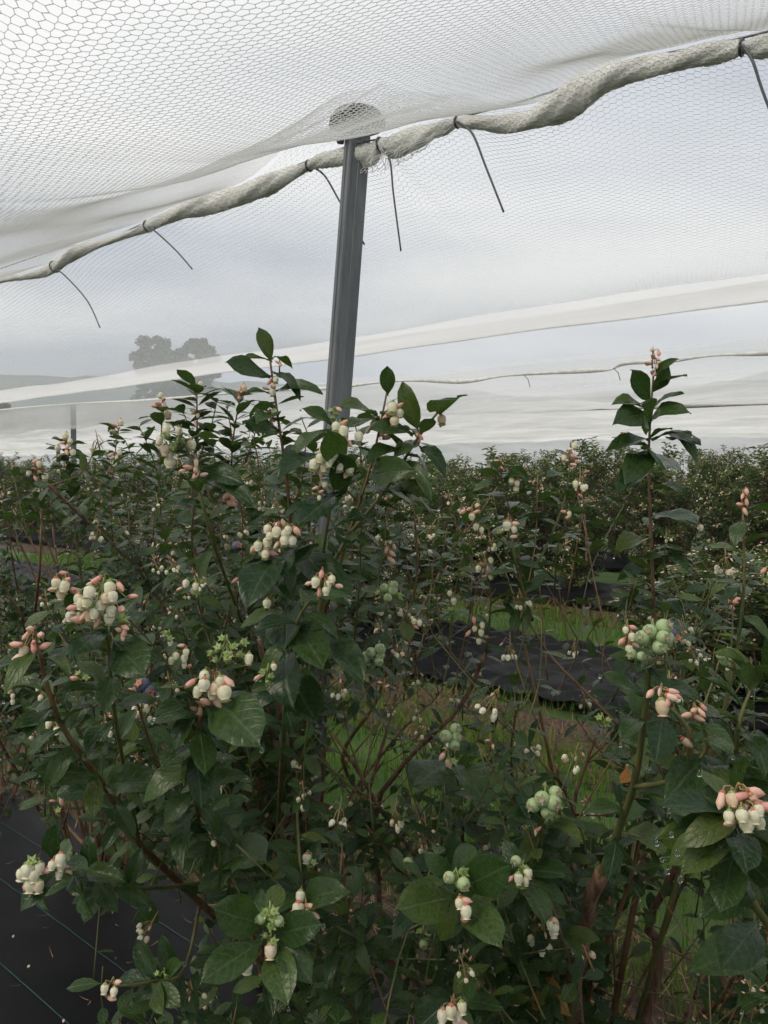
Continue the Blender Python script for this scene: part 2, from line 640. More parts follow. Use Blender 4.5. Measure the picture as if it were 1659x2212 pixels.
def mat_z(k):
    def f(A, C):
        n0, n1, sd = MAT_ROWS[k]
        e = np.clip(np.minimum(A - n0, n1 - A) / 0.25, 0, 1)
        amp = 0.016 if k == 0 else 0.11
        z = 0.012 + e * (0.5 + 0.5 * hnoise(A * 1.2, C * 0.6, sd)) * 0.03
        ridge = np.abs(np.sin(A * (11 if k == 0 else 19) + 1.4 * np.sin(C * 0.9 + sd) + 0.5 * np.sin(C * 2.3))) ** (3 if k == 0 else 1.5)
        z += amp * ridge * (0.5 + 0.5 * np.sin(C * 0.7 + A * 3 + sd))
        z += amp * 0.5 * np.abs(hnoise(A * 6, C * 5, sd + 3))
        if k:
            z += 0.10 * np.sin(np.pi * np.clip((A - n0) / (n1 - n0), 0, 1))
        return z
    return f


weed_mats = []
for k, (n0, n1, sd) in enumerate(MAT_ROWS):
    s0, s1 = [(-3, 9), (-6, 16), (-8, 26), (-8, 34)][k]
    o = strip('ground_cover', n0, n1, s0, s1, 0.03 if k < 2 else 0.08, 0.07 if k < 2 else 0.15, mat_z(k), M['mat'], None)
    tag(o, LABM[k], 'ground cover', 'black ground cover strips along the rows')
    weed_mats.append(o)

# green stitched guide lines woven into the nearest mat
M['stitch'] = simple('green_stitch', (0.012, 0.055, 0.048), (0.025, 0.10, 0.085), 60, 0.6, 0)
for ln in (0.995, 1.21, 1.42):
    s = np.arange(-1.2, 6, 0.04)
    zf = mat_z(0)
    vs, fs = [], []
    for i, c in enumerate(s):
        for e in (-0.0014, 0.0014):
            z = float(zf(np.array(ln + e), np.array(c))) + 0.0022
            vs.append(NS(ln + e, c, z))
    fs = [(2 * i, 2 * i + 1, 2 * i + 3, 2 * i + 2) for i in range(len(s) - 1)]
    b = MB(); b.add(vs, fs)
    place('stitch_line', b.mesh('stitch_line', M['stitch']), weed_mats[0])

for (n0, n1, s0, s1) in [(1.60, 2.45, -3, 9), (3.45, 4.35, -5, 14), (7.3, 8.15, -7, 22)]:
    strip('mulch', n0, n1, s0, s1, 0.05, 0.09,
          lambda A, C: 0.0 + 0.022 * hnoise(A * 5, C * 5, 1) + 0.012 * hnoise(A * 17, C * 15, 4) +
          0.03 * np.sin(np.pi * np.clip((A - n0) / (n1 - n0), 0, 1)) - 0.02, M['earth'])


# ------------------------------------------------------------------ grass and straw (uncountable)
def rot_frames(k, tilt_lo, tilt_hi, rg):
    """random z-rotation and lean; returns (k,3,3) with blade along local z"""
    az = rg.uniform(0, 2 * np.pi, k)
    ti = rg.uniform(tilt_lo, tilt_hi, k)
    ca, sa, ct, st = np.cos(az), np.sin(az), np.cos(ti), np.sin(ti)
    z = np.stack([st * ca, st * sa, ct], -1)
    x = np.stack([-sa, ca, np.zeros(k)], -1)
    y = np.cross(z, x)
    return np.stack([x, y, z], -1)


rg = np.random.default_rng(3)
bl_v = np.array([(-.5, 0, 0), (.5, 0, 0), (-.42, .06, .4), (.42, .06, .4), (-.25, .22, .75), (.25, .22, .75), (0, .48, 1.0), (0.02, .48, 1.0)], float)
bl_f = np.array([(0, 1, 3, 2), (2, 3, 5, 4), (4, 5, 7, 6)])


def blades(name, k, n0, n1, s0, s1, h0, h1, w, t0, t1, mat, label, z0=0.0, clump=0.55):
    n = rg.uniform(n0, n1, k)
    s = rg.uniform(s0, s1, k)
    keep = (hnoise(n * 2.2, s * 1.9, 5) + rg.uniform(-.6, .6, k)) > -clump
    n, s = n[keep], s[keep]
    k = len(n)
    fr = rot_frames(k, t0, t1, rg)
    h = rg.uniform(h0, h1, k) * (0.75 + 0.35 * hnoise(n * 2.2, s * 1.9, 5))
    ww = w * rg.uniform(0.6, 1.4, k)
    fr = fr * np.stack([ww, h * rg.uniform(.3, 1.2, k), h], -1)[:, None, :]
    pos = np.stack([N[0] * n + U[0] * s, N[1] * n + U[1] * s, np.full(k, z0)], -1)
    o = place(name, scatter(name, bl_v, bl_f, None, fr, pos, mat))
    tag(o, label, kind='stuff')
    return o


blades('grass', 26000, 2.05, 3.75, -2.6, 4.5, .07, .20, .0045, 0.1, 0.9, M['grass'], 'wet green grass in the alley behind the nearest bushes')
blades('grass', 9000, 2.2, 3.7, 4.5, 12, .08, .18, .008, 0.1, 0.9, M['grass'], 'wet green grass farther along the nearest alley')
blades('grass', 16000, 6.0, 7.7, -5, 14, .08, .17, .009, 0.1, 0.9, M['grass'], 'green grass in the alley before the tall far row')
blades('grass', 4500, 1.66, 2.25, -2.6, 5, .05, .16, .004, 0.2, 1.1, M['grass'], 'thin grass tufts among straw at the bush feet', clump=0.05)
blades('straw', 6500, 1.58, 2.35, -2.6, 5, .06, .16, .003, 1.15, 1.5, M['straw'], 'pale dry straw lying along the nearest row', 0.03, clump=0.4)
blades('straw', 5000, 3.3, 4.3, -3, 7, .06, .16, .006, 1.15, 1.5, M['litter'], 'brown litter along the second row', 0.03, clump=0.4)
blades('straw', 260, .5, 1.62, .2, 4.5, .02, .07, .0018, 1.45, 1.56, M['straw'], 'scattered dry bits lying on the smooth black cover', 0.045, clump=9)
blades('grass', 5000, 3.6, 4.5, -3, 9, .06, .15, .006, 0.2, 1.0, M['grass'], 'grass tufts creeping into the brown litter of the second row', clump=0.15)
blades('straw', 1800, 7.4, 8.1, -5, 10, .08, .18, .010, 1.0, 1.5, M['litter'], 'brown litter at the far row', 0.03, clump=0.4)

# ------------------------------------------------------------------ hills and far trees
def hills():
    az = np.linspace(R(-62), R(62), 120)
    vs, fs = [], []
    rows = [(380, -4), (430, 0.0), (520, 0.55), (640, 1.0), (700, 0.85), (900, 0.4)]
    px = 829.5 + np.tan(az) * F
    hx = np.interp(px, [-2500, -200, 0, 150, 320, 500, 720, 900, 1150, 1400, 1560, 1659, 2000, 4000],
                   [74, 75, 74, 74, 72, 70, 67, 68, 58, 60, 70, 78, 80, 76])
    hx = hx + 0.8 * np.sin(az * 70) + 0.6 * np.sin(az * 210 + 1)
    for r, k in rows:
        for i, a in enumerate(az):
            z = hx[i] * k if k >= 0 else k
            if 0 < k < 1:
                z += 4 * math.sin(a * 40 + r)
            vs.append((math.sin(a) * r / max(math.cos(a), .5) * .9, math.cos(a) * r / max(math.cos(a), .5) * .9, z))
    n = len(az)
    for j in range(len(rows) - 1):
        for i in range(n - 1):
            fs.append((j * n + i, j * n + i + 1, (j + 1) * n + i + 1, (j + 1) * n + i))
    b = MB(); b.add(vs, fs)
    m = simple('wooded_hill', (0.085, 0.115, 0.115), (0.13, 0.155, 0.15), 0.05, 0.9, 0.5, 3.0)
    o = place('hills', b.mesh('hills', m))
    tag(o, 'low wooded grey-green hills on the horizon', kind='structure')


hills()


def far_tree(cx, ytop, half_w, ybase, d, label, seed):
    r_ = np.random.default_rng(seed)
    base = D(cx, 1030, d); base.z = -0.03
    top = D(cx, ytop, d).z
    low = D(cx, ybase, d).z
    w = half_w / F * d
    t = empty('gum_tree', base)
    tag(t, label, 'tree', 'trees on the skyline behind the nets')
    b = MB()
    b.tube([(0, 0, 0), (0.2, 0, top * .3), (-.2, .1, top * .6), (0, 0, top * .85)], [.5, .38, .25, .08], 8)
    for i in range(7):
        a = r_.uniform(0, 6.28); z0 = top * r_.uniform(.3, .65)
        b.tube([(0, 0, z0), (math.cos(a) * w * .4, math.sin(a) * w * .4, z0 + top * .12), (math.cos(a) * w * .75, math.sin(a) * w * .75, z0 + top * .22)], [.2, .12, .04], 5)
    place('trunk', b.mesh('trunk', M['bark']), t, Matrix.Translation(base))
    # crown: clumps of small leaf faces
    K = 110
    cl = []
    for i in range(K):
        f = r_.uniform(0, 1)
        z = low + (top - low) * f
        rr = w * (math.sin(math.pi * (0.10 + 0.78 * f)) ** .55) * r_.uniform(.75, 1.15)
        a = r_.uniform(0, 6.28); q = math.sqrt(r_.uniform(0.05, 1)) * rr * .85
        cl.append((math.cos(a) * q, math.sin(a) * q, z - 0.6, r_.uniform(.10, .32) * w))
    cl.append((0.1 * w, 0, top - .9, .2 * w))
    P = []
    for (x, y, z, s_) in cl:
        k = 130
        g_ = r_.uniform(.6, 1.3)
        v = r_.normal(size=(k, 3)); v /= np.linalg.norm(v, axis=1)[:, None]
        v *= (r_.uniform(.35, 1.0, k) ** .6)[:, None] * s_
        v[:, 2] *= .75
        P.append(v + np.array([x, y, z]))
    P = np.concatenate(P)
    k = len(P)
    fr = rot_frames(k, 0, 1.6, r_) * (r_.uniform(.3, .8, k) * d / 120)[:, None, None]
    tv = np.array([(-.5, 0, 0), (0, -.15, .5), (.5, 0, 0), (0, .15, -.5)], float)
    me = scatter('crown', tv, np.array([(0, 1, 2, 3)]), None, fr, P, M['gum'])
    place('crown', me, t, Matrix.Translation(base))


M['gum'] = leaf_mat('gum_leaf', (0.040, 0.055, 0.045), (0.075, 0.09, 0.07), (0.06, 0.075, 0.06), 0.6, False)
far_tree(338, 733, 56, 925, 470, 'wide ragged tree on the skyline, nearer the frame edge of the pair', 1)
far_tree(436, 737, 54, 925, 480, 'ragged skyline tree standing toward the steel post, lower of the pair', 2)
far_tree(388, 758, 44, 925, 475, 'low skyline tree filling the dip between the ragged pair', 5)
far_tree(8, 868, 30, 980, 200, 'low dark tree crown at the edge of the frame above far white netting', 3)

# ------------------------------------------------------------------ netting
def strands(segs_a, segs_b, r, name, mat):
    """crossed flat tapes for many straight strands (k,3)->(k,3)"""
    t = segs_b - segs_a
    L_ = np.linalg.norm(t, axis=1, keepdims=True)
    t = t / np.maximum(L_, 1e-9)
    up = np.tile(np.array([0.0, 0.0, 1.0]), (len(t), 1))
    up[np.abs(t[:, 2]) > .95] = (1.0, 0, 0)
    a = np.cross(t, up); a /= np.linalg.norm(a, axis=1, keepdims=True)
    b = np.cross(t, a)
    r = np.broadcast_to(np.asarray(r, float).reshape(-1, 1), (len(t), 1))
    vs = []
    for end in (segs_a - t * r * .5, segs_b + t * r * .5):
        for off in (a, -a, b, -b):
            vs.append(end + off * r)
    v = np.stack(vs, 1).reshape(-1, 3)
    base = (np.arange(len(t)) * 8)[:, None]
    q = np.concatenate([base + np.array(f) for f in ((0, 1, 5, 4), (2, 3, 7, 6))], 1).reshape(-1, 4)
    return np_mesh(name, v, q, mat, True)


def hex_net(keep, zmap, c=0.020, P=0.028, amp=0.0030, ang=None, bounds=None):
    """hex mesh laid in the (n, s) plane; keep(n, s)->mask; zmap(n, s)->xyz"""
    ca, sa = math.cos(ang), math.sin(ang)
    n0, n1, s0, s1 = bounds
    cor = np.array([(n, s) for n in (n0, n1) for s in (s0, s1)])
    # lattice axes: p along the zigzag, q across
    pv, qv = np.array([sa, ca]), np.array([ca, -sa])
    pr, qr = cor @ pv, cor @ qv
    I = np.arange(int(qr.min() / c) - 1, int(qr.max() / c) + 2)
    J = np.arange(int(pr.min() / (P / 2)) - 2, int(pr.max() / (P / 2)) + 3)
    II, JJ = np.meshgrid(I, J, indexing='ij')

    def pt(i, j):
        q = i * c + amp * np.where((i + j) % 2 == 0, 1.0, -1.0)
        p = j * (P / 2)
        q = q + 0.004 * np.sin(p * 3.1 + i * .0) + 0.0012 * np.sin(i * 12.9898 + j * 78.233)
        p = p + 0.0012 * np.sin(i * 39.3 + j * 11.1)
        ns = p[..., None] * pv + q[..., None] * qv
        return ns[..., 0], ns[..., 1]
    n_, s_ = pt(II, JJ)
    k0 = keep(n_, s_)
    A, B = [], []
    X = zmap(n_, s_)
    # zigzag edges j -> j+1
    m = k0[:, :-1] & k0[:, 1:]
    A.append(X[:, :-1][m]); B.append(X[:, 1:][m])
    ka = m.sum()
    # links from (i, j) to (i+1, j) where the zigzags approach
    lk = ((II[:-1] + JJ[:-1]) % 2 == 0) & k0[:-1] & k0[1:]
    A.append(X[:-1][lk]); B.append(X[1:][lk])
    return np.concatenate(A), np.concatenate(B), ka


NW = 1.85                       # net wire row
S_POST = float(D(772, 268, 2.45).x * U[0] + D(772, 268, 2.45).y * U[1])
RIDGE_Z = 2.60


def edge_z(s):
    lift = np.exp(-((s - S_POST - .03) / .34) ** 2)
    return bundle_z(s) + 0.035 + lift * (RIDGE_Z - 2.44)


def z_A(n, s):
    k = (n - 0.45) / 1.40
    z = 1.945 + (edge_z(s) - 1.945) * np.abs(k) ** (1.22 + .42 * np.exp(-((s - S_POST - .03) / .45) ** 2))
    return z + (0.018 * hnoise(n * 2.0, s * 1.5, 2) + 0.012 * np.sin(s * 2.6 + n * 1.2)) * np.clip((NW - n) / .5, 0, 1)


def z_B(n, s):
    # from the bundle down to the flat seam, then up to the next wire
    zb = 2.45 + 0.0 * s
    t = np.clip((n - NW) / (2.95 - NW), 0, 1)
    z1 = zb + (2.165 - zb) * (1 - (1 - t) ** 1.6)
    t2 = np.clip((n - 3.5) / (5.15 - 3.5), 0, 1)
    z = z1 + (2.62 - 2.165) * t2
    return z + 0.012 * hnoise(n * 1.5, s * 1.1, 6) * np.clip((n - NW) / .3, 0, 1)


# bundle of gathered netting along the wire: points (x, y, half thickness) in the photo
BUN = [(-260, 690, 9), (-120, 640, 9), (0, 605, 7), (60, 597, 8), (105, 584, 11), (138, 562, 15), (172, 541, 14), (220, 525, 9), (290, 502, 8), (330, 484, 13),
       (385, 461, 17), (440, 444, 20), (510, 426, 24), (565, 405, 22), (620, 380, 18), (668, 358, 11), (705, 345, 16), (750, 338, 18),
       (795, 336, 20), (822, 312, 12), (850, 318, 21), (900, 297, 20), (950, 279, 15), (988, 264, 9), (1020, 264, 14), (1080, 268, 15),
       (1130, 262, 18), (1195, 240, 27), (1255, 202, 31), (1310, 172, 26), (1365, 152, 19), (1440, 137, 20), (1520, 119, 20), (1588, 106, 16),
       (1610, 102, 12), (1650, 100, 20), (1760, 72, 22), (1900, 20, 24)]
bun_pts, bun_rad = [], []
for (x, y, hw) in BUN:
    p = on_row(x, y, NW)
    bun_pts.append(p)
    bun_rad.append(hw / F * proj(p)[2] * (.80 if x < 740 else .95))

for (s_, z_, r_) in [(-.35, 2.40, .030), (-1.0, 2.42, .034), (-1.7, 2.39, .026), (-2.5, 2.42, .03)]:
    bun_pts.append(NS(NW, s_, z_)); bun_rad.append(r_)


def catmull(pts, vals, sub):
    P = [Vector(p) for p in pts]
    o, v = [], []
    n = len(P)
    for i in range(n - 1):
        p0, p1, p2, p3 = P[max(i - 1, 0)], P[i], P[i + 1], P[min(i + 2, n - 1)]
        for k in range(sub):
            t = k / sub
            o.append(0.5 * ((2 * p1) + (p2 - p0) * t + (2 * p0 - 5 * p1 + 4 * p2 - p3) * t * t + (3 * p1 - p0 - 3 * p2 + p3) * t ** 3))
            v.append(vals[i] + (vals[i + 1] - vals[i]) * (3 * t * t - 2 * t ** 3))
    o.append(P[-1]); v.append(vals[-1])
    return o, v


bp, br = catmull(bun_pts, bun_rad, 8)
bs = np.array([p.x * U[0] + p.y * U[1] for p in bp])      # s along the row (decreasing)
bz = np.array([p.z for p in bp])
order = np.argsort(bs)
bs_o, bz_o = bs[order], bz[order]


def bundle_z(s):
    return np.interp(s, bs_o, bz_o)


ANG = math.atan2(-0.10, 1.0) * 1.0   # zigzags run almost along the rows
# net A: overhead bay
A0, B0, ka = hex_net(lambda n, s: (n < NW + 0.02) & (n > -0.25) & (s > -2.2) & (s < 5.4) & (s < 2.2 + 2.2 * n + 1.2),
                     lambda n, s: np.stack([N[0] * n + U[0] * s, N[1] * n + U[1] * s, z_A(n, s)], -1),
                     ang=0.22, bounds=(-0.25, NW + .02, -2.2, 5.4), c=0.0130, P=0.0150, amp=.0020)
rr = np.full(len(A0), 0.00046); rr[:ka] = 0.00070
oA = place('bird_net', strands(A0, B0, rr, 'bird_net', M['net']))
tag(oA, 'sagging white mesh net bay directly overhead, its openings large at the top corner', 'net', 'bird nets over the rows')
nA = len(A0)

# net B: the bay beyond the steel post, part hanging curtain from ridge to bundle, part roof
A1, B1, kb = hex_net(lambda n, s: (n > NW) & (n < 5.15) & (s > -2.6) & (s < 10.5) & ((n < 3.02) | (n > 3.46)) & (s < 3.6 + 2.0 * n) & ((n < 3.5) | (s < 9.5)),
                     lambda n, s: np.stack([N[0] * n + U[0] * s, N[1] * n + U[1] * s,
                                            z_B(n, s) + (bundle_z(s) - 2.45 - .01) * np.clip(1 - (n - NW) / .8, 0, 1) ** 1.5], -1),
                     ang=0.16, bounds=(NW, 5.15, -2.6, 10.5), c=0.0170, P=0.0185, amp=.0026)
rr = np.full(len(A1), 0.00040); rr[:kb] = 0.00060
oB = empty('bird_net', NS(NW, 0, 2.5))
tag(oB, 'white mesh net bay beyond the steel post, dipping to a pale seam strip', 'net', 'bird nets over the rows')
place('mesh_roof', strands(A1, B1, rr, 'mesh_roof', M['net']), oB)
# curtain between the ridge and the bundle
cz0 = lambda s: bundle_z(s) - 0.005
A2, B2, kc = hex_net(lambda h, s: (h > 0) & (h < 1) & (s > -2.6) & (s < 5.5),
                     lambda h, s: np.stack([N[0] * (NW + .02 + .015 * np.sin(s * 9)) + U[0] * s, N[1] * (NW + .02 + .015 * np.sin(s * 9)) + U[1] * s,
                                            cz0(s) + (edge_z(s) - cz0(s)) * h], -1),
                     ang=0.1, bounds=(0, 1, -2.6, 5.5), c=0.13, P=0.03, amp=0.02)
place('mesh_curtain', strands(A2, B2, np.full(len(A2), .0005), 'mesh_curtain', M['net']), oB)
oS = strip('seam_strip', 3.0, 3.47, -3, 12, 0.05, 0.12, lambda A, C: z_B(A, C), M['selvage'], None)
oS.parent = oB; oS.matrix_parent_inverse = Matrix.Translation(oB.location).inverted()

# farther bays, too far for single strands: thin white sheets with sag
FAR = [(5.15, 8.5, 2.58, 2.78, 0.42, 'net_far', 'faint white net bay between the seam strip and the far tied bundle'),
       (8.5, 12.0, 2.78, 2.75, 0.40, 'net_mid', 'white net bay behind the far tied bundle'),
       (12.0, 15.5, 2.75, 2.8, 0.40, 'net_dense', 'white net bay behind the dark far wire'),
       (15.5, 19.0, 2.8, 2.8, 0.42, 'net_dense', 'pale net bay fourth beyond the steel post'),
       (19.0, 22.5, 2.8, 2.85, 0.42, 'net_dense', 'palest and lowest band of far net bays')]
for (n0, n1, z0, z1, sag, mt, lab) in FAR:
    def zf(A, C, n0=n0, n1=n1, z0=z0, z1=z1, sag=sag):
        t = (A - n0) / (n1 - n0)
        z = z0 + (z1 - z0) * t - sag * 4 * t * (1 - t)
        z = z + 0.008 * np.clip(C, 0, 30) * (n0 > 6)
        w = np.sin(np.pi * t)
        return z + (0.06 * hnoise(A * 1.3, C * .8, n0) + .035 * hnoise(A * 3.5, C * 2.3, n0 + 2)) * w + 0.03 * np.abs(np.sin(C * 1.15 + n0)) * (1 - w)
    o = strip('bird_net', n0, n1, -10, 46, 0.12, 0.25, zf, M[mt], None)
    tag(o, lab, 'net', 'bird nets over the rows')
# end wall of netting behind everything, sloped outward to catch more sky light
wv, wf = [], []
wn_s = np.arange(-12, 60, 0.4)
for i, s in enumerate(wn_s):
    for j, z in enumerate((2.85 + .008 * min(max(s, 0), 30), 2.0, 1.2, 0.4, -0.03)):
        wv.append(NS(22.5 + 1.1 * j + .12 * math.sin(s * 1.9 + j), s, z))
for i in range(len(wn_s) - 1):
    for j in range(4):
        wf.append((i * 5 + j, i * 5 + j + 1, (i + 1) * 5 + j + 1, (i + 1) * 5 + j))
b = MB(); b.add(wv, wf)
tag(place('net_wall', b.mesh('net_wall', M['net_dense'])), 'white net wall sloping outward to the ground at the far end', 'net wall')

# rolled bundle on the wire
def bundle(name, pts, rad, label, sides=22, wrap=True):
    root = empty(name, pts[len(pts) // 2])
    tag(root, label, 'net bundle')
    b = MB()
    n = len(pts)
    vs = []
    for i in range(n):
        t = (pts[min(i + 1, n - 1)] - pts[max(i - 1, 0)]).normalized()
        a = t.cross(Vector((0, 0, 1))).normalized()
        c = t.cross(a)
        for k in range(sides):
            w = 2 * math.pi * k / sides
            tw = w + i * 0.09
            f = 1 + .13 * math.sin(w * 2 + i * .33) + .07 * math.sin(w * 5 + i * .62) + .035 * math.sin(w * 9 + i * .9)
            vs.append(pts[i] + (a * math.cos(w) * .85 + c * math.sin(w)) * rad[i] * f * (1.12 if wrap else 1.0))
    fs = [(i * sides + k, i * sides + (k + 1) % sides, (i + 1) * sides + (k + 1) % sides, (i + 1) * sides + k) for i in range(n - 1) for k in range(sides)]
    b.add(vs, fs)
    place('gathered_core', b.mesh('gathered_core', M['bundle']), root)
    if wrap:
        # strands of the wrapped mesh: loose layers of hex lattice lying on the roll
        A, B = [], []
        V = [Vector(p) for p in vs]
        for lay in range(1):
            f0 = 1.025
            ph = lay
            def at(i, k):
                cc = pts[i]
                f = f0 + .012 * math.sin(i * 1.7 + k * 2.9)
                return cc + (V[i * sides + k % sides] - cc) * f
            for i in range(0, n - 1):
                for k in range(sides):
                    odd = (i + k + ph) % 2
                    A.append(at(i, k)); B.append(at(i + 1, k + odd) if lay == 0 else at(i + 1, k - odd))
                    if not odd:
                        A.append(at(i, k)); B.append(at(i, k + 1))
        place('wrapped_mesh', strands(np.array(A), np.array(B), np.full(len(A), .0007), 'wrapped_mesh', M['net']), root)
    return root


def bundle_mat():
    m, nt, b = new_mat('gathered_net')
    L = nt.links
    t = node(nt, 'ShaderNodeTexCoord')
    vo = node(nt, 'ShaderNodeTexVoronoi', Scale=110.0)
    L.new(t.outputs['Object'], vo.inputs['Vector'])
    nn = node(nt, 'ShaderNodeTexNoise', Scale=14.0, Detail=5.0)
    L.new(t.outputs['Object'], nn.inputs['Vector'])
    rp = node(nt, 'ShaderNodeValToRGB')
    rp.color_ramp.elements[0].position = 0.3
    rp.color_ramp.elements[1].position = 0.7
    rp.color_ramp.elements[0].color = (0.60, 0.59, 0.55, 1)
    rp.color_ramp.elements[1].color = (0.90, 0.89, 0.85, 1)
    L.new(nn.outputs['Fac'], rp.inputs[0])
    L.new(rp.outputs[0], b.inputs['Base Color'])
    b.inputs['Roughness'].default_value = 0.7
    bump(nt, b, vo.outputs['Distance'], 0.25, 0.003)
    tr = node(nt, 'ShaderNodeBsdfTranslucent')
    L.new(rp.outputs[0], tr.inputs['Color'])
    ms = node(nt, 'ShaderNodeMixShader')
    ms.inputs[0].default_value = 0.2
    L.new(b.outputs[0], ms.inputs[1]); L.new(tr.outputs[0], ms.inputs[2])
    L.new(ms.outputs[0], nt.nodes['Material Output'].inputs['Surface'])
    return m


M['bundle'] = bundle_mat()
bundle('net_bundle', bp, br, 'thick rolled off-white net tied along the wire past the steel post')

# loose fans of net pulled out of the bundle between the ties
def fan(corners, label_name, nu, nv, bulge):
    c = [on_row(x, y, NW - .02) for (x, y) in corners]
    def at(u_, v_):
        p = c[0].lerp(c[1], u_).lerp(c[3].lerp(c[2], u_), v_)
        return p + Vector((N[0], N[1], 0)) * (-bulge * math.sin(math.pi * u_) * math.sin(math.pi * min(v_ * 1.3, 1)) + .006 * math.sin(u_ * 31 + v_ * 9)) + Vector((0, 0, -.02 * math.sin(math.pi * u_) * v_))
    A, B = [], []
    for i in range(nu):
        for j in range(nv):
            o = .25 / nu if (i + j) % 2 else -.25 / nu
            o2 = -o
            A.append(at(i / nu + o, j / nv)); B.append(at(i / nu + o2, (j + 1) / nv))
            if (i + j) % 2:
                A.append(at(i / nu + o, j / nv)); B.append(at((i + 1) / nu - o, j / nv))
    place(label_name, strands(np.array(A), np.array(B), np.full(len(A), .001), label_name, M['net']), FANROOT)


FANROOT = bpy.data.objects['net_bundle']
fan([(972, 276), (802, 340), (770, 374), (905, 328)], 'loose_mesh', 20, 7, .02)

# support wire over the posts, touching the bundle at the ties
wp = [on_row(x, y, NW) for (x, y) in [(-260, 676), (85, 551), (222, 520), (330, 474), (500, 410), (670, 346), (745, 318), (820, 300), (905, 290), (988, 256), (1150, 212), (1380, 130), (1520, 100), (1602, 82), (1665, 66), (1900, 0)]] + [NS(NW, -.4, 2.44), NS(NW, -2.5, 2.46)]
wps, wr = catmull(wp, [0.003] * len(wp), 5)
b = MB(); b.tube(wps, 0.0026, 6)
tag(place('support_wire', b.mesh('support_wire', M['wire'])), 'thin dark wire running above the tied net bundle', 'wire')

# cable ties: loop round the bundle + long tail
TIES = [([(118, 578), (150, 605), (190, 652), (216, 708)], 'curved tie tail hanging nearest the edge, under the thin end of the bundle'),
        ([(322, 488), (345, 508), (382, 543), (415, 581)], 'straight slanting tie tail above the skyline trees'),
        ([(670, 356), (700, 378), (732, 432), (787, 528)], 'tie tail passing behind the steel post'),
        ([(822, 310), (842, 346), (850, 420), (866, 542)], 'tie tail hanging closest beside the steel post'),
        ([(990, 262), (1020, 288), (1050, 362), (1088, 458)], 'long slanting tie tail at the bundle narrow neck'),
        ([(1605, 92), (1625, 130), (1645, 190), (1672, 262)], 'tie tail cut by the frame at the top corner')]
for k, (pp, lab) in enumerate(TIES):
    q = [on_row(x, y, NW - 0.035 if k != 2 else NW + .06) for (x, y) in pp]
    base = on_row(*pp[0], NW)
    t = empty('cable_tie', base)
    tag(t, 'dark plastic ' + lab, 'cable tie', 'cable ties on the net bundle')
    i = min(range(len(bp)), key=lambda j: (bp[j] - base).length)
    c, rad = bp[i], br[i] * 1.12 + .002
    tang = (bp[min(i + 1, len(bp) - 1)] - bp[max(i - 1, 0)]).normalized()
    a = tang.cross(Vector((0, 0, 1))).normalized(); cc = tang.cross(a)
    b = MB()
    b.tube([c + (a * math.cos(w) + cc * math.sin(w)) * rad for w in np.linspace(0, 2 * math.pi, 17)], .0030, 6)
    place('loop', b.mesh('loop', M['tie']), t)
    q[0] = c + (q[0] - c).normalized() * rad if (q[0] - c).length > 1e-4 else c + Vector((0, 0, -rad))
    pq, rq = catmull(q, [.0034, .0032, .003, .0028], 6)
    b = MB(); b.tube(pq, rq, 6)
    place('tail', b.mesh('tail', M['tie']), t)

# far bundle on the third wire with small ties
fb = [(-150, 905), (0, 886), (160, 872), (300, 866), (480, 851), (640, 842), (720, 838), (820, 826), (900, 822), (1000, 824), (1090, 812), (1180, 806), (1280, 800), (1320, 798), (1350, 785), (1440, 780), (1540, 768), (1659, 763), (1800, 752)]
fp = [on_row(x, y, 8.45) for (x, y) in fb]
fps, frd = catmull(fp, [0.019 + 0.008 * math.sin(i * 2.3) for i in range(len(fp))], 6)
bundle('net_bundle', fps, frd, 'thin far roll of net strung in a wavy line above the distant bushes', 8, False)
M['far_roll'] = M['bundle']
for (x, y, x2, y2, lab) in [(1405, 785, 1418, 815, 'short tie tail on the far roll, past the tall lone shoot'),
                            (1325, 795, 1340, 822, 'short tie tail on the far roll, just before the tall lone shoot'),
                            (1130, 808, 1145, 836, 'short tie tail on the far roll, midway between post and lone shoot')]:
    b = MB(); b.tube([on_row(x, y, 8.42), on_row((x + x2) / 2 + 3, (y + y2) / 2 - 3, 8.40), on_row(x2, y2, 8.40)], .005, 5)
    tag(place('cable_tie', b.mesh('cable_tie', M['tie'])), 'pale grey ' + lab, 'cable tie', 'cable ties on the far roll')
# dark fourth wire
fw = [on_row(x, y, 12.0) for (x, y) in [(700, 905), (1000, 893), (1100, 890), (1300, 884), (1450, 879), (1659, 873), (1900, 862)]]
fws, _ = catmull(fw, [1] * len(fw), 5)
b = MB(); b.tube(fws, [0.022 + .01 * math.sin(i * .7) for i in range(len(fws))], 6)
tag(place('support_wire', b.mesh('support_wire', M['far_grey'] if 'far_grey' in M else simple('grey_roll', (.30, .30, .29), (.44, .43, .41), 8, .8))), 'grey line of far wire with gathered net above the bushes', 'wire')

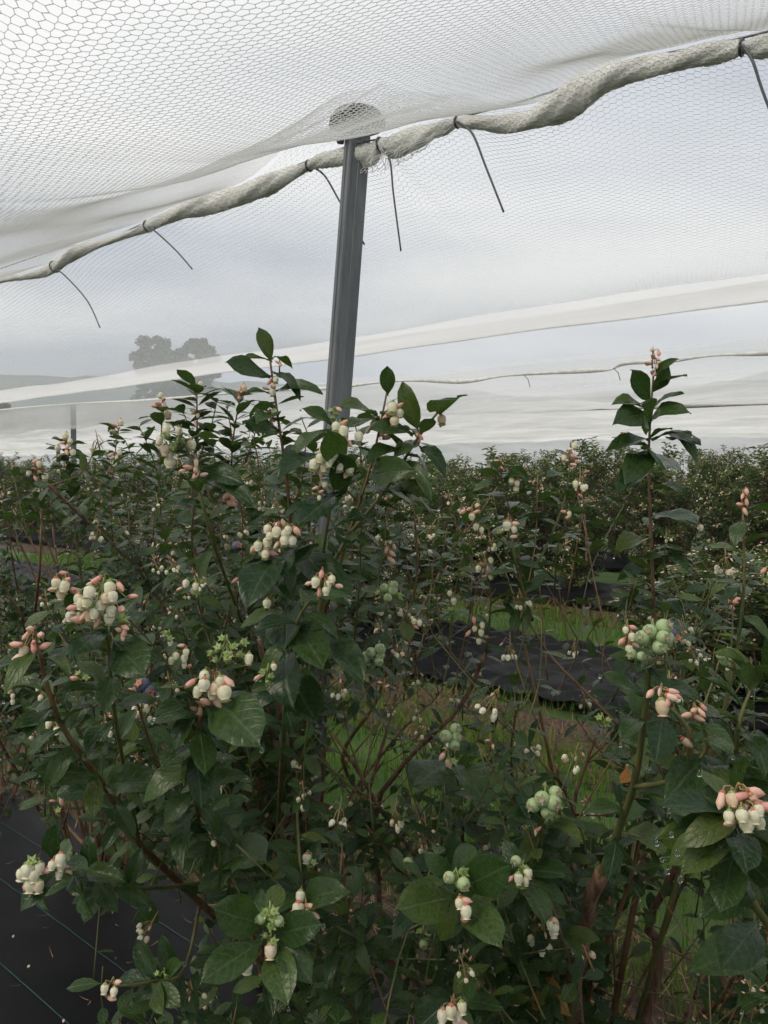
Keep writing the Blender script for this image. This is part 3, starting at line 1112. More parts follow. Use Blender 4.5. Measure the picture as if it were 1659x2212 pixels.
# ------------------------------------------------------------------ steel posts
def post(base, top, w, label, cap=True, mat='steel'):
    t = empty('steel_post', base)
    tag(t, label, 'post', 'posts holding up the nets')
    # rolled open section: profile in local x (across the view) and y (depth)
    pr = [(-.5, .10), (-.5, .0), (-.46, -.07), (-.30, -.22), (-.27, -.20), (-.12, -.36), (-.06, -.38), (.0, -.34), (.05, -.26), (.20, -.12), (.24, -.13), (.42, .06), (.47, .14), (.5, .24), (.40, .36), (-.40, .20)]
    axis = (Vector(top) - Vector(base))
    zax = axis.normalized()
    xa = Vector((0.94, -0.34, 0)); xa = (xa - zax * xa.dot(zax)).normalized()
    ya = zax.cross(xa)
    vs = []
    for p0 in (Vector(base) - zax * .05, Vector(top)):
        for (x, y) in pr:
            vs.append(p0 + xa * x * w + ya * y * w)
    n = len(pr)
    fs = [(i, (i + 1) % n, n + (i + 1) % n, n + i) for i in range(n)] + [tuple(range(n - 1, -1, -1)), tuple(range(n, 2 * n))]
    b = MB(); b.add(vs, fs)
    place('channel', b.mesh('channel', M[mat], False), t)
    if cap:
        T = Matrix.Translation(Vector(top))
        b = MB()
        b.lathe([(.0, .045), (.04, .043), (.07, .032), (.085, .012), (.088, -.004), (.080, -.006), (.06, .012), (.0, .02)], 24, 0, T)
        place('cap', b.mesh('cap', M['black']), t)
        bolt = Vector(top) - zax * .055 - xa * w * .52 - ya * .02
        b = MB(); b.tube([bolt + xa * .004, bolt - xa * .012], [.013, .011], 10)
        place('bolt', b.mesh('bolt', M['steel'], True), t)
        slot = Vector(top) - zax * .07 + xa * w * .28 - ya * w * .345
        b = MB(); b.tube([slot - ya * .001, slot - ya * .004], [.009, .009], 10)
        place('bolt', b.mesh('bolt', M['wire'], True), t)
    return t


ptop = D(772, 268, 2.45)
pbase = D(640, 2050, 2.45); pbase.z = 0.0
post(pbase, ptop, 0.078, 'grey steel channel post leaning up through the nearest bushes')
p2 = on_row(157, 955, 8.5); p2t = on_row(157, 873, 8.45)
p2.z = 0
post(p2, p2t, 0.12, 'distant dark post behind the far roll of net, half veiled in white', False)
p3 = on_row(125, 1000, 9.6); p3t = on_row(125, 968, 9.6); p3.z = 0
post(p3, p3t, 0.10, 'short dark stake barely rising over the distant bushes', False)
# veil of net hanging over the far post
b = MB()
vv = []
for i, x in enumerate(np.linspace(-120, 420, 40)):
    for y0, dn in ((0, 0), (26, -.02), (52, -.05)):
        q = on_row(x, float(np.interp(x, [p[0] for p in fb], [p[1] for p in fb])) + y0 + (3 * math.sin(x * .05) if y0 == 52 else 0), 8.36 + dn)
        vv.append(q)
b.add(vv, [(i * 3 + j, i * 3 + j + 1, i * 3 + j + 4, i * 3 + j + 3) for i in range(39) for j in range(2)])
tag(place('net_skirt', b.mesh('net_skirt', M['net_dense'])), 'white net skirt hanging in front of the distant dark post', 'net')
# ------------------------------------------------------------------ damp air
hz = MB(); hz.box((0, 1100, 51), (1510, 1410, 52.2))
hm = bpy.data.materials.new('damp_air'); hm.use_nodes = True
hm.node_tree.nodes.clear()
ho = hm.node_tree.nodes.new('ShaderNodeOutputMaterial')
hv = hm.node_tree.nodes.new('ShaderNodeVolumePrincipled')
hv.inputs['Color'].default_value = (0.93, 0.95, 0.97, 1)
hv.inputs['Density'].default_value = HAZE
hv.inputs['Anisotropy'].default_value = 0.2
hm.node_tree.links.new(hv.outputs[0], ho.inputs['Volume'])
tag(place('haze', hz.mesh('haze', hm, False)), 'thin damp air over the whole field', kind='stuff')
S.cycles.volume_bounces = 1
#@@PLANTS
# ------------------------------------------------------------------ leaf, flower and berry shapes
def leaf_template(width, fold, curl, rows=6, cols=2, wave=0.0, tipcurl=0.0):
    """unit-length leaf along +y, upper face +z, petiole at the origin"""
    vs, uvs, fs = [], [], []
    ts = [0.0, 0.06, 0.10] + [0.10 + 0.90 * (i / rows) for i in range(1, rows + 1)]
    xs = [k / cols for k in range(-cols, cols + 1)]
    for t in ts:
        if t <= 0.061:
            w = 0.018
        else:
            q = (t - 0.10) / 0.90
            w = max(0.02, width * (math.sin(math.pi * min(q ** 1.08 * .975 + .02, 1.0)) ** 0.60))
            if t > 0.999: w = 0.006
        for x in xs:
            z = (fold * abs(x) - 0.55 * x * x * (1 - .4 * t)) * w + curl * t * t + tipcurl * max(0, t - .6) ** 2
            z += wave * math.sin(t * 9 + x * 2) * abs(x)
            vs.append((x * w, t - 0.35 * abs(curl) * t * t, z))
            uvs.append((0.5 + 0.5 * x * (w / width), t))
    n = len(xs)
    for i in range(len(ts) - 1):
        for k in range(n - 1):
            fs.append((i * n + k, i * n + k + 1, (i + 1) * n + k + 1, (i + 1) * n + k))
    return np.array(vs, float), np.array(fs), np.array(uvs, float)


LT = [leaf_template(.205, .6, -.16, wave=.035), leaf_template(.22, .8, -.36, wave=.04), leaf_template(.185, 1.0, -.24, wave=.03),
      leaf_template(.20, .55, -.55, wave=.045, tipcurl=-.5), leaf_template(.225, .65, -.06, wave=.035), leaf_template(.19, 1.15, -.28, wave=.03)]
LM = [np_mesh('leaf', v, f, M['leaf'], True, uv) for (v, f, uv) in LT]
LDEAD = np_mesh('leaf', *LT[3][:2], M['leaf_dead'], True, LT[3][2])
LLOW = [leaf_template(.205, .55, -.18, rows=4, cols=1), leaf_template(.20, .5, -.30, rows=3, cols=1)]
FARV = np.array([(0, 0, 0), (.21, .42, .09), (.14, .80, .01), (0, 1.0, -.14), (-.14, .80, .01), (-.21, .42, .09)], float)
FARF = np.array([(0, 1, 2, 3), (0, 3, 4, 5)])
FARUV = FARV[:, :2] + np.array([.5, 0])


def unit_shapes():
    sh = {}
    # open urn-shaped bell hanging along -z, with pale calyx on top
    for i, (mid, mouth) in enumerate(((.43, .22), (.40, .20), (.45, .24))):
        b = MB()
        b.lathe([(.10, .02), (.27, -.03), (.40, -.16), (mid, -.34), (mid * .97, -.55), (mid * .78, -.75), (mouth + .01, -.87), (mouth, -.90), (mouth + .06, -.95), (mouth + .15, -.96), (mouth + .05, -.94), (mouth - .04, -.88), (mouth * .5, -.60)], 15, 0, None, .045)
        b.lathe([(.03, .16), (.16, .14), (.26, .02), (.24, -.03)], 8, 1)
        for k in range(5):
            a = k * 1.2566
            c, s_ = math.cos(a), math.sin(a)
            c2, s2 = math.cos(a + .45), math.sin(a + .45); c3, s3 = math.cos(a - .45), math.sin(a - .45)
            b.add([(c2 * .22, s2 * .22, .02), (c3 * .22, s3 * .22, .02), (c * .40, s_ * .40, -.10)], [(0, 1, 2)], 1)
        sh['w%d' % i] = b.mesh('flower', [M['white'], M['green'] if i else M['red']])
        sh['p%d' % i] = None
    for i, (r0, r1) in enumerate(((.20, .17), (.24, .20), (.18, .20))):
        b = MB()
        b.lathe([(.08, 0), (.20, -.12), (r0 * 1.2, -.38), (r1 * 1.25, -.65), (.12, -.88), (.02, -1.0)], 10, 0, None, .06)
        b.lathe([(.03, .10), (.13, .08), (.20, -.04), (.19, -.10)], 7, 1)
        sh['p%d' % i] = b.mesh('bud', [M['pink'], M['red']])
    for nm, mt in (('b', 'berry'), ('u', 'berry_blue')):
        b = MB()
        pr = []
        for k in range(9):
            a = math.pi * k / 8
            pr.append((max(.02, .5 * math.sin(a)), -.5 + .46 * math.cos(a)))
        b.lathe(pr, 12, 0)
        # crown of the calyx round the far end
        b.lathe([(.16, -.93), (.23, -1.00), (.20, -1.02), (.10, -.96), (.02, -.95)], 10, 1)
        for k in range(5):
            a = k * 1.2566
            e = .42
            b.add([(math.cos(a - e) * .21, math.sin(a - e) * .21, -.985), (math.cos(a + e) * .21, math.sin(a + e) * .21, -.985), (math.cos(a) * .36, math.sin(a) * .36, -1.07)], [(0, 1, 2)], 1)
        sh[nm] = b.mesh('berry', [M[mt], M['red'] if nm == 'u' else M['crown']])
    # set fruit: green cup with spread lobes
    b = MB()
    b.lathe([(.05, 0), (.28, -.15), (.36, -.40), (.34, -.55), (.24, -.60), (.05, -.52)], 10, 0)
    for k in range(5):
        a = k * 1.2566
        e = .5
        b.add([(math.cos(a - e) * .32, math.sin(a - e) * .32, -.55), (math.cos(a + e) * .32, math.sin(a + e) * .32, -.55), (math.cos(a) * .58, math.sin(a) * .58, -.70)], [(0, 1, 2)], 0)
    b.tube([(0, 0, -.5), (.02, 0, -1.0)], .03, 5, 0)
    sh['g'] = b.mesh('fruitlet', [M['green']])
    return sh


M['crown'] = petal_mat('berry_crown', (0.28, 0.33, 0.18), (0.40, 0.34, 0.22), 0.1)
SH = unit_shapes()
PART = {'w': 'flower', 'p': 'bud', 'b': 'berry', 'u': 'berry', 'g': 'fruitlet'}
M['drop'] = bpy.data.materials.new('water'); M['drop'].use_nodes = True
_b = M['drop'].node_tree.nodes['Principled BSDF']
_b.inputs['Roughness'].default_value = 0.02
_b.inputs['Transmission Weight'].default_value = 1.0
_b.inputs['IOR'].default_value = 1.33
_b.inputs['Base Color'].default_value = (0.97, 0.98, 1, 1)
b = MB()
b.lathe([(.02, .75), (.12, .5), (.32, .2), (.45, -.1), (.44, -.35), (.30, -.58), (.02, -.68)], 10)
DROP = b.mesh('water_drop', M['drop'])


def axis_matrix(pos, down, scale, roll=0.0, sq=1.0):
    """local -z points along `down`"""
    z = -Vector(down).normalized()
    x = Vector((0, 1, 0)).cross(z)
    if x.length < 1e-3: x = Vector((1, 0, 0))
    x.normalize()
    y = z.cross(x)
    m = Matrix(((x.x, y.x, z.x), (x.y, y.y, z.y), (x.z, y.z, z.z))) @ Matrix.Rotation(roll, 3, 'Z')
    m = m @ Matrix.Diagonal((scale * sq, scale * sq, scale))
    m = m.to_4x4(); m.translation = pos
    return m


def leaf_matrix(pos, direction, normal, length, width=1.0):
    y = Vector(direction).normalized()
    z = Vector(normal); z = z - y * z.dot(y)
    if z.length < 1e-4: z = Vector((0.1, 0.2, 1)); z = z - y * z.dot(y)
    z.normalize()
    x = y.cross(z)
    m = Matrix(((x.x * width, y.x, z.x), (x.y * width, y.y, z.y), (x.z * width, y.z, z.z))) * 1.0
    m = (m @ Matrix.Diagonal((length, length, length))).to_4x4()
    m.translation = pos
    return m


# ------------------------------------------------------------------ near bushes
SPACING = 0.95
PLANT_N = 1.50
B1 = np.array([-0.30, 2.23])
BUSH_POS = {'b1': B1, 'b0': B1 - U * SPACING, 'bm': B1 - U * SPACING * 2, 'b2': B1 + U * SPACING, 'b3': B1 + U * SPACING * 2, 'b4': B1 + U * SPACING * 3}
BUSH_LAB = {'b1': 'tall leafy blueberry bush with white bell flowers, growing in front of the steel post',
            'b0': 'open blueberry bush with a tall lone red-stemmed shoot and green berries',
            'bm': 'blueberry bush cut by the frame edge, its big white and pink cluster close up',
            'b2': 'blueberry bush with pink flower tips rising above the distant post and white nets',
            'b3': 'sparser blueberry bush at the frame edge before the gap showing grass and black cover',
            'b4': 'blueberry bush mostly beyond the frame edge, farthest along the nearest row'}
BUSH = {}
LEAVES = {}          # bush -> list of (size in picture, matrix, template index)
for k, p in BUSH_POS.items():
    e = empty('blueberry_bush', (p[0], p[1], 0.0))
    tag(e, BUSH_LAB[k], 'bush', 'blueberry bushes in the nearest row')
    BUSH[k] = e
    LEAVES[k] = []


def add_leaf(bush, m, ti=None, force=False):
    c = m @ Vector((0, .5, 0))
    x, y, d = proj(c)
    L_ = m.to_3x3().col[1].length
    size = L_ / max(d, .05) * F
    inside = -40 < x < 1700 and -40 < y < 2260 and d > 0
    if not inside: size *= .05
    if force: size += 1e4
    LEAVES[bush].append((size, m, rnd.randrange(len(LM)) if ti is None else ti))


def stem(bush, pts, r0, r1, mat, name='shoot', sides=6, sub=4):
    if mat != 'bark': r0, r1 = r0 * .72, r1 * .8
    q, rr = catmull(pts, [r1 + (r0 - r1) * (1 - i / (len(pts) - 1)) ** 1.4 for i in range(len(pts))], sub)
    if mat == 'bark':
        q = [p + Vector((rnd.gauss(0, .0022), rnd.gauss(0, .0022), 0)) for p in q]
        rr = [r * rnd.uniform(.88, 1.14) for r in rr]
    b = MB(); b.tube(q, rr, sides)
    place(name, b.mesh(name, M[mat]), BUSH[bush])
    return q


def path_at(q, f):
    i = f * (len(q) - 1)
    k = min(int(i), len(q) - 2)
    p = q[k].lerp(q[k + 1], i - k)
    t = (q[k + 1] - q[k]).normalized()
    return p, t


def leaves_along(bush, q, f0, f1, step, L0, L1, up=0.45, droop=0.0, windows=True, phase=None, limit=None):
    tot = sum((q[i + 1] - q[i]).length for i in range(len(q) - 1))
    k = max(1, int(tot * (f1 - f0) / step))
    a = rnd.uniform(0, 6.28) if phase is None else phase
    for i in range(k):
        f = f0 + (f1 - f0) * (i + rnd.uniform(.2, .8)) / k
        p, t = path_at(q, min(f, .999))
        a += 2.4 + rnd.gauss(0, .25)
        h = Vector((math.cos(a), math.sin(a), 0))
        h = (h - t * h.dot(t)).normalized()
        u = up * rnd.uniform(.2, 1.5) - droop
        d = (h + t * u + Vector((0, 0, rnd.gauss(0, .18)))).normalized()
        nrm = t * 1.0 + Vector((rnd.gauss(0, .28), rnd.gauss(0, .28), .5))
        L_ = rnd.uniform(L0, L1)
        if windows and blocked(p + d * L_ * .5, L_):
            continue
        if limit and not limit(p + d * L_ * .6):
            continue
        add_leaf(bush, leaf_matrix(p, d, nrm, L_, rnd.uniform(.88, 1.12)))


# gaps through which the photograph shows the ground and the mat
WIN = [(20, 1120, 195, 1250, .94), (0, 1800, 220, 2212, .92), (220, 1990, 400, 2212, .6), (880, 1350, 1400, 1470, .50), (690, 1545, 850, 1730, .88), (1180, 1300, 1330, 1400, .6),
       (860, 1480, 1230, 1600, .45), (1180, 1580, 1330, 1800, .85), (1310, 1930, 1600, 2212, .8), (1190, 1200, 1330, 1280, .8), (930, 1330, 1010, 1360, .8), (560, 1850, 720, 1900, .5)]
TOPX = [-400, 0, 80, 160, 250, 350, 430, 520, 600, 700, 800, 900, 1000, 1100, 1230, 1320, 1400, 1500, 1600, 1659, 2100]
TOPY = [1010, 1030, 1000, 985, 960, 930, 890, 880, 950, 960, 960, 1000, 1020, 1020, 1010, 1070, 1110, 1120, 1080, 1080, 1050]


def blocked(p, L_=0.05):
    x, y, d = proj(p)
    if d < 0.62: return True
    if y < np.interp(x, TOPX, TOPY): return True
    for (x0, y0, x1, y1, pr) in WIN:
        if x0 < x < x1 and y0 < y < y1 and rnd.random() < pr:
            return True
    return False


# joined small clusters for the many minor ones
def small_cluster(seed):
    r_ = random.Random(seed)
    b = MB()
    nw, npk = r_.randint(2, 6), r_.randint(1, 4)
    for i in range(nw + npk):
        white = i < nw
        top = Vector((0, 0, .004 + .018 * i / (nw + npk)))
        a = r_.uniform(0, 6.28)
        e = Vector((math.cos(a) * r_.uniform(.006, .014), math.sin(a) * r_.uniform(.006, .014), (-.012 if white else .006) + r_.uniform(-.006, .006)))
        down = Vector((e.x * 40, e.y * 40, -1.0 if white else r_.uniform(-.8, .5)))
        b.tube([top - Vector((0, 0, .012)), top.lerp(e, .6) + Vector((0, 0, .003)), e], .0007, 4, 2)
        m = axis_matrix(e, down, r_.uniform(.008, .0105) if white else .0075)
        if white:
            b.lathe([(.10, .02), (.30, -.05), (.45, -.35), (.44, -.62), (.24, -.92), (.30, -1.0), (.10, -.8)], 7, 0, m)
        else:
            b.lathe([(.08, .1), (.2, -.15), (.21, -.5), (.10, -.85), (.02, -1.0)], 6, 1, m)
    b.tube([(0, 0, -.03), (0, 0, .022)], [.0014, .0008], 5, 2)
    return b.mesh('flower_cluster', [M['white'], M['pink'], M['stalk']])


SMALL = [small_cluster(40 + i) for i in range(7)]


def cluster(bush, x, y, d, spec, spread, size, name='flower_cluster', seed=None, top=None, label=None):
    """spec: string of kinds (w white bell, p pink bud, b green berry, u blue berry, g fruitlet); px sizes in the photo frame"""
    r_ = random.Random(seed if seed is not None else int(x * 7 + y))
    c = D(x, y, d)
    k = d / F
    root = empty(name, c - BUSH[bush].location, BUSH[bush])
    if label: root['label'] = label
    rx, ry = spread[0] * k * 1.12, spread[1] * k * 1.12
    ax0 = c + Vector((0, 0, ry * 1.0)) if top is None else D(top[0], top[1], d)
    ax1 = c - Vector((0, 0, ry * .2))
    st = MB()
    st.tube([ax1 + Vector((0, .004, -.01)), ax1.lerp(ax0, .5) + Vector((0, .003, 0)), ax0], [.0016, .0013, .0009], 5, 0)
    if spec.count('w') >= 3: spec = spec + 'p' * (spec.count('w') // 3)
    n = len(spec)
    for i, ch in enumerate(spec):
        # even spread over an ellipse, bells low and forward, buds up and out
        g_ = (i + .5) / n
        a = i * 2.39996 + r_.uniform(-.3, .3)
        q = math.sqrt(g_)
        px, pz = math.cos(a) * q * rx, math.sin(a) * q * ry
        dep = -math.sqrt(max(0, 1 - q * q)) * rx * .8 + r_.uniform(-.3, .3) * rx
        s_ = size * k * r_.uniform(.86, 1.14)
        P = c + Vector((px, dep, pz))
        if ch == 'w':
            down = Vector((px * 10, -0.25 + r_.uniform(-.3, .15), -1.0 + r_.uniform(-.1, .3)))
            key, s_ = 'w%d' % r_.randrange(3), s_ * r_.uniform(.82, 1.04)
        elif ch == 'p':
            down = Vector((px / rx * .9 + r_.uniform(-.4, .4), -.3 + r_.uniform(-.3, .3), -.5 + r_.uniform(-.5, .9)))
            key, s_ = 'p%d' % r_.randrange(3), s_ * r_.uniform(.85, 1.1)
        elif ch in 'bu':
            down = Vector((px / rx * .9, -.75 + r_.uniform(-.4, .2), pz / ry * .5 + r_.uniform(-.2, .5)))
            key, s_ = ch, s_ * 1.15
        else:
            down = Vector((px / rx * .8, -.5 + r_.uniform(-.4, .4), .55 + r_.uniform(-.6, .4)))
            key = ch
        down.normalize()
        P0 = P - down * s_ * .5
        place(PART[ch], SH[key], root, axis_matrix(P0, down, s_, r_.uniform(0, 6.28), r_.uniform(.92, 1.06)))
        a0 = ax1.lerp(ax0, r_.uniform(.15, 1.0))
        back = P0 - down * s_ * .35
        st.tube([a0, a0.lerp(back, .6) + Vector((0, 0, .002)), back, P0 - down * s_ * .05], [.0009, .0008, .0008, .0011], 4, 0)
    sm = M['green'] if ('g' in spec or 'b' in spec) else M['stalk']
    place('stalk', st.mesh('stalk', sm), root)
    return root




def base_of(bush, j=0.05):
    p = BUSH_POS[bush]
    return Vector((p[0] + rnd.uniform(-j, j), p[1] + rnd.uniform(-j, j), 0.0))


# hero canes and shoots: photo points (x, y, depth); the last entry may be 'base'
def hero(bush, pts, r0, r1, mat, name='shoot', lv=None):
    P = []
    for p in pts:
        if p == 'base':
            P.append(base_of(bush))
        else:
            P.append(D(*p))
    q = stem(bush, P, r0, r1, mat, name)
    if lv:
        leaves_along(bush, q, *lv[:5], windows=False, **(lv[5] if len(lv) > 5 else {}))
    return q


# --- centre bush
hero('b1', ['base', (600, 1840, 2.0), (618, 1560, 1.6), (628, 1200, 1.5), (620, 1040, 1.46), (600, 900, 1.45), (583, 775, 1.45)], .011, .0026, 'redstem', 'cane',
     (.50, .88, .024, .055, .07))
hero('b1', ['base', (640, 1720, 1.7), (690, 1330, 1.35), (740, 1180, 1.3), (830, 1062, 1.28), (900, 950, 1.27), (948, 888, 1.27)], .010, .0024, 'greenstem', 'cane',
     (.45, .86, .028, .05, .065))
hero('b1', [(700, 1330, 1.36), (752, 1160, 1.3), (800, 1010, 1.28), (825, 900, 1.28), (838, 835, 1.28)], .0045, .002, 'redstem', 'shoot', (.1, .85, .024, .05, .065))
hero('b1', [(690, 1330, 1.38), (700, 1180, 1.25), (722, 1040, 1.2), (722, 900, 1.2)], .005, .002, 'greenstem', 'shoot', (.1, .85, .026, .05, .065))
hero('b1', ['base', (560, 1700, 1.95), (545, 1400, 1.95), (530, 1150, 1.9), (500, 1000, 1.9), (520, 850, 1.9)], .010, .002, 'redstem', 'cane', (.40, 1.0, .0135, .058, .082))
hero('b1', ['base', (500, 1650, 2.0), (440, 1350, 2.0), (415, 1100, 2.0), (425, 960, 2.0), (425, 835, 2.0)], .010, .002, 'redstem', 'cane', (.40, 1.0, .0135, .058, .082))
hero('b1', [(440, 1350, 2.0), (360, 1180, 2.05), (345, 1040, 2.05), (352, 880, 2.05)], .005, .002, 'redstem', 'shoot', (.1, 1.0, .0135, .058, .082))
hero('b1', [(545, 1400, 1.95), (470, 1200, 1.2), (410, 985, 1.15), (385, 945, 1.15)], .005, .002, 'greenstem', 'shoot', (.35, .85, .045, .05, .06))
hero('b1', ['base', (600, 1820, 1.9), (618, 1500, 1.25), (625, 1290, 1.15), (605, 1170, 1.12)], .011, .003, 'greenstem', 'cane', (.45, .97, .030, .055, .075))
hero('b1', [(618, 1500, 1.25), (640, 1350, 1.05), (690, 1275, 1.02)], .005, .002, 'greenstem', 'shoot', (.1, .9, .025, .05, .07))
hero('b1', ['base', (380, 1900, 1.6), (300, 1820, 1.3), (220, 1690, 1.08), (130, 1560, .98), (80, 1395, .95)], .012, .003, 'redstem', 'cane', (.45, .97, .035, .055, .07))
hero('b1', [(300, 1820, 1.3), (250, 1560, 1.05), (235, 1400, .98), (225, 1330, .96)], .0055, .002, 'greenstem', 'shoot', (.2, .95, .03, .055, .07))
hero('b1', ['base', (480, 1860, 1.6), (430, 1760, 1.1), (425, 1600, .95), (455, 1480, .92)], .012, .0025, 'redstem', 'cane', (.3, .97, .03, .055, .075))
hero('b1', [(360, 1680, 1.3), (330, 1620, 1.25), (290, 1500, 1.2)], .004, .002, 'redstem', 'shoot', (.1, 1, .03, .05, .065))
hero('b1', ['base', (590, 1960, 2.0), (600, 1850, 1.95), (640, 1700, 1.8), (610, 1560, 1.5), (560, 1380, 1.4)], .018, .004, 'bark', 'cane', (.6, 1, .04, .05, .065))
hero('b1', ['base', (815, 2080, 2.05), (818, 1930, 1.95), (812, 1750, 1.85), (900, 1620, 1.75), (990, 1530, 1.7), (1050, 1410, 1.65)], .010, .004, 'bark', 'cane', (.75, 1.0, .035, .045, .06))
hero('b1', [(1050, 1410, 1.65), (1060, 1300, 1.6), (1050, 1235, 1.6)], .004, .002, 'greenstem', 'shoot', (.0, 1, .024, .045, .06))
hero('b1', [(812, 1760, 1.85), (740, 1640, 1.8), (810, 1520, 1.7), (850, 1400, 1.65), (900, 1250, 1.6), (890, 1060, 1.6)], .008, .002, 'redstem', 'cane', (.3, 1, .034, .045, .06))
hero('b1', [(480, 1860, 1.6), (540, 1960, 1.05), (580, 1985, .84)], .005, .002, 'greenstem', 'shoot')
hero('b1', [(640, 1720, 1.7), (650, 1900, 1.1), (658, 1935, 1.0)], .004, .002, 'greenstem', 'shoot', (.3, 1, .02, .05, .065))
hero('b1', [(500, 1900, 1.7), (300, 1920, 1.15), (200, 1895, 1.05), (125, 1865, 1.0)], .006, .002, 'greenstem', 'shoot', (.3, .95, .028, .055, .075))
hero('b1', [(430, 1960, 1.7), (400, 2090, 1.1), (330, 2120, 1.0), (255, 2130, .95)], .005, .002, 'greenstem', 'shoot', (.3, .7, .03, .05, .065))
for (x0, y0, x1, y1, d) in [(425, 1000, 470, 860, 2.0), (500, 1010, 490, 880, 1.9), (345, 1050, 300, 920, 2.05), (420, 980, 395, 890, 2.0), (530, 1000, 560, 870, 1.9), (460, 1060, 455, 930, 1.9),
                            (560, 1060, 545, 940, 1.7), (640, 1080, 660, 960, 1.5), (770, 1090, 790, 980, 1.4), (860, 1080, 875, 1000, 1.4), (300, 1060, 270, 950, 2.3), (690, 1040, 650, 900, 1.6), (780, 1000, 760, 900, 1.5)]:
    hero('b1', [(x0, y0, d), ((x0 + x1) / 2 + 6, (y0 + y1) / 2, d), (x1, y1, d)], .003, .0015, 'greenstem' if x0 % 20 else 'redstem', 'shoot', (.0, 1.0, .0125, .055, .078))
# --- open bush
hero('b0', ['base', (1235, 2150, 1.25), (1262, 2000, 1.15), (1310, 1860, 1.05), (1368, 1700, .95), (1395, 1520, .88), (1405, 1420, .86)], .014, .0035, 'greenstem', 'cane', (.55, .95, .04, .05, .065))
hero('b0', ['base', (1245, 2212, 1.32), (1246, 2080, 1.2), (1268, 1980, 1.14), (1300, 1880, 1.07)], .016, .009, 'bark', 'cane')
hero('b0', ['base', (1380, 1900, 1.6), (1425, 1600, 1.7), (1412, 1310, 1.75), (1404, 1100, 1.75), (1402, 960, 1.75), (1412, 800, 1.75)], .010, .0028, 'redstem', 'cane',
     (.50, .80, .060, .055, .070))
hero('b0', [(1338, 1568, 1.45), (1260, 1490, 1.47), (1180, 1405, 1.5), (1118, 1290, 1.5)], .0045, .0025, 'redstem', 'shoot', (.1, 1.0, .05, .04, .05))
hero('b0', ['base', (1220, 1850, 1.6), (1170, 1560, 1.5), (1135, 1400, 1.5), (1128, 1290, 1.5), (1120, 1180, 1.5), (1095, 1080, 1.5), (1078, 1005, 1.5)], .006, .0018, 'redstem', 'cane', (.50, 1.0, .019, .05, .068))
hero('b0', [(1118, 1290, 1.5), (1180, 1180, 1.52), (1220, 1080, 1.52), (1232, 990, 1.52)], .004, .002, 'greenstem', 'shoot', (.1, 1, .019, .05, .068))
hero('b0', [(1150, 1340, 1.5), (1115, 1220, 1.4), (1105, 1155, 1.4)], .004, .002, 'greenstem', 'shoot', (.1, 1, .025, .045, .06))
hero('b0', [(1125, 1200, 1.5), (1060, 1150, 1.5), (1020, 1110, 1.5)], .003, .0018, 'greenstem', 'shoot', (.1, 1, .025, .045, .06))
hero('b0', [(1368, 1700, .95), (1460, 1680, .85), (1490, 1590, .80), (1450, 1530, .80)], .005, .0025, 'greenstem', 'shoot')
hero('b0', [(1460, 1690, .86), (1525, 1620, .84), (1510, 1545, .83)], .004, .002, 'greenstem', 'shoot')
hero('b0', ['base', (1160, 2000, 1.4), (1160, 1880, 1.2), (1175, 1760, 1.1)], .008, .0025, 'greenstem', 'cane', (.3, .95, .03, .055, .07))
hero('b0', ['base', (1060, 2050, 1.4), (1010, 1960, 1.0), (985, 1890, .92)], .007, .0022, 'greenstem', 'cane', (.5, .9, .04, .06, .075))
hero('b0', [(1160, 1990, 1.4), (1140, 1940, 1.1), (1127, 1880, 1.02)], .004, .002, 'greenstem', 'shoot', (.2, .9, .024, .05, .065))
hero('b0', [(1250, 2060, 1.2), (1215, 2030, 1.1), (1192, 1995, 1.06)], .004, .002, 'greenstem', 'shoot', (.2, .6, .03, .05, .06))
hero('b0', ['base', (1020, 1900, 1.7), (1000, 1760, 1.5), (975, 1610, 1.35)], .008, .0025, 'greenstem', 'cane', (.4, .97, .03, .05, .065))
hero('b0', [(1395, 1520, .9), (1500, 1560, 1.2), (1560, 1410, 1.25)], .004, .0022, 'greenstem', 'shoot', (.3, .95, .03, .05, .06))
hero('b0', ['base', (1010, 2212, 1.15), (985, 2160, .95)], .006, .002, 'greenstem', 'shoot', (.3, .8, .03, .055, .07))
hero('b0', ['base', (1400, 1800, 1.7), (1490, 1400, 1.7), (1530, 1250, 1.7)], .008, .002, 'greenstem', 'cane', (.5, .95, .045, .045, .06))
hero('b0', ['base', (1520, 1700, 1.4), (1600, 1350, 1.3), (1605, 1100, 1.28)], .008, .002, 'greenstem', 'cane', (.5, 1.0, .05, .05, .065))
hero('b0', [(1405, 1330, 1.72), (1360, 1290, 1.7), (1350, 1345, 1.6)], .003, .002, 'greenstem', 'shoot', (.2, 1, .03, .04, .055))
hero('b0', ['base', (1420, 2100, 1.7), (1400, 1990, 1.7), (1470, 1860, 1.6), (1520, 1700, 1.5)], .016, .006, 'bark', 'cane', (.5, 1, .04, .05, .06))
# --- frame-edge bush
hero('bm', ['base', (1660, 2000, .8), (1590, 1830, .66), (1600, 1760, .63)], .008, .0025, 'greenstem', 'cane', (.4, .95, .03, .05, .07))
hero('bm', ['base', (1700, 1900, .95), (1590, 1640, .85), (1640, 1450, .85)], .008, .0025, 'greenstem', 'cane', (.4, 1, .03, .05, .07))
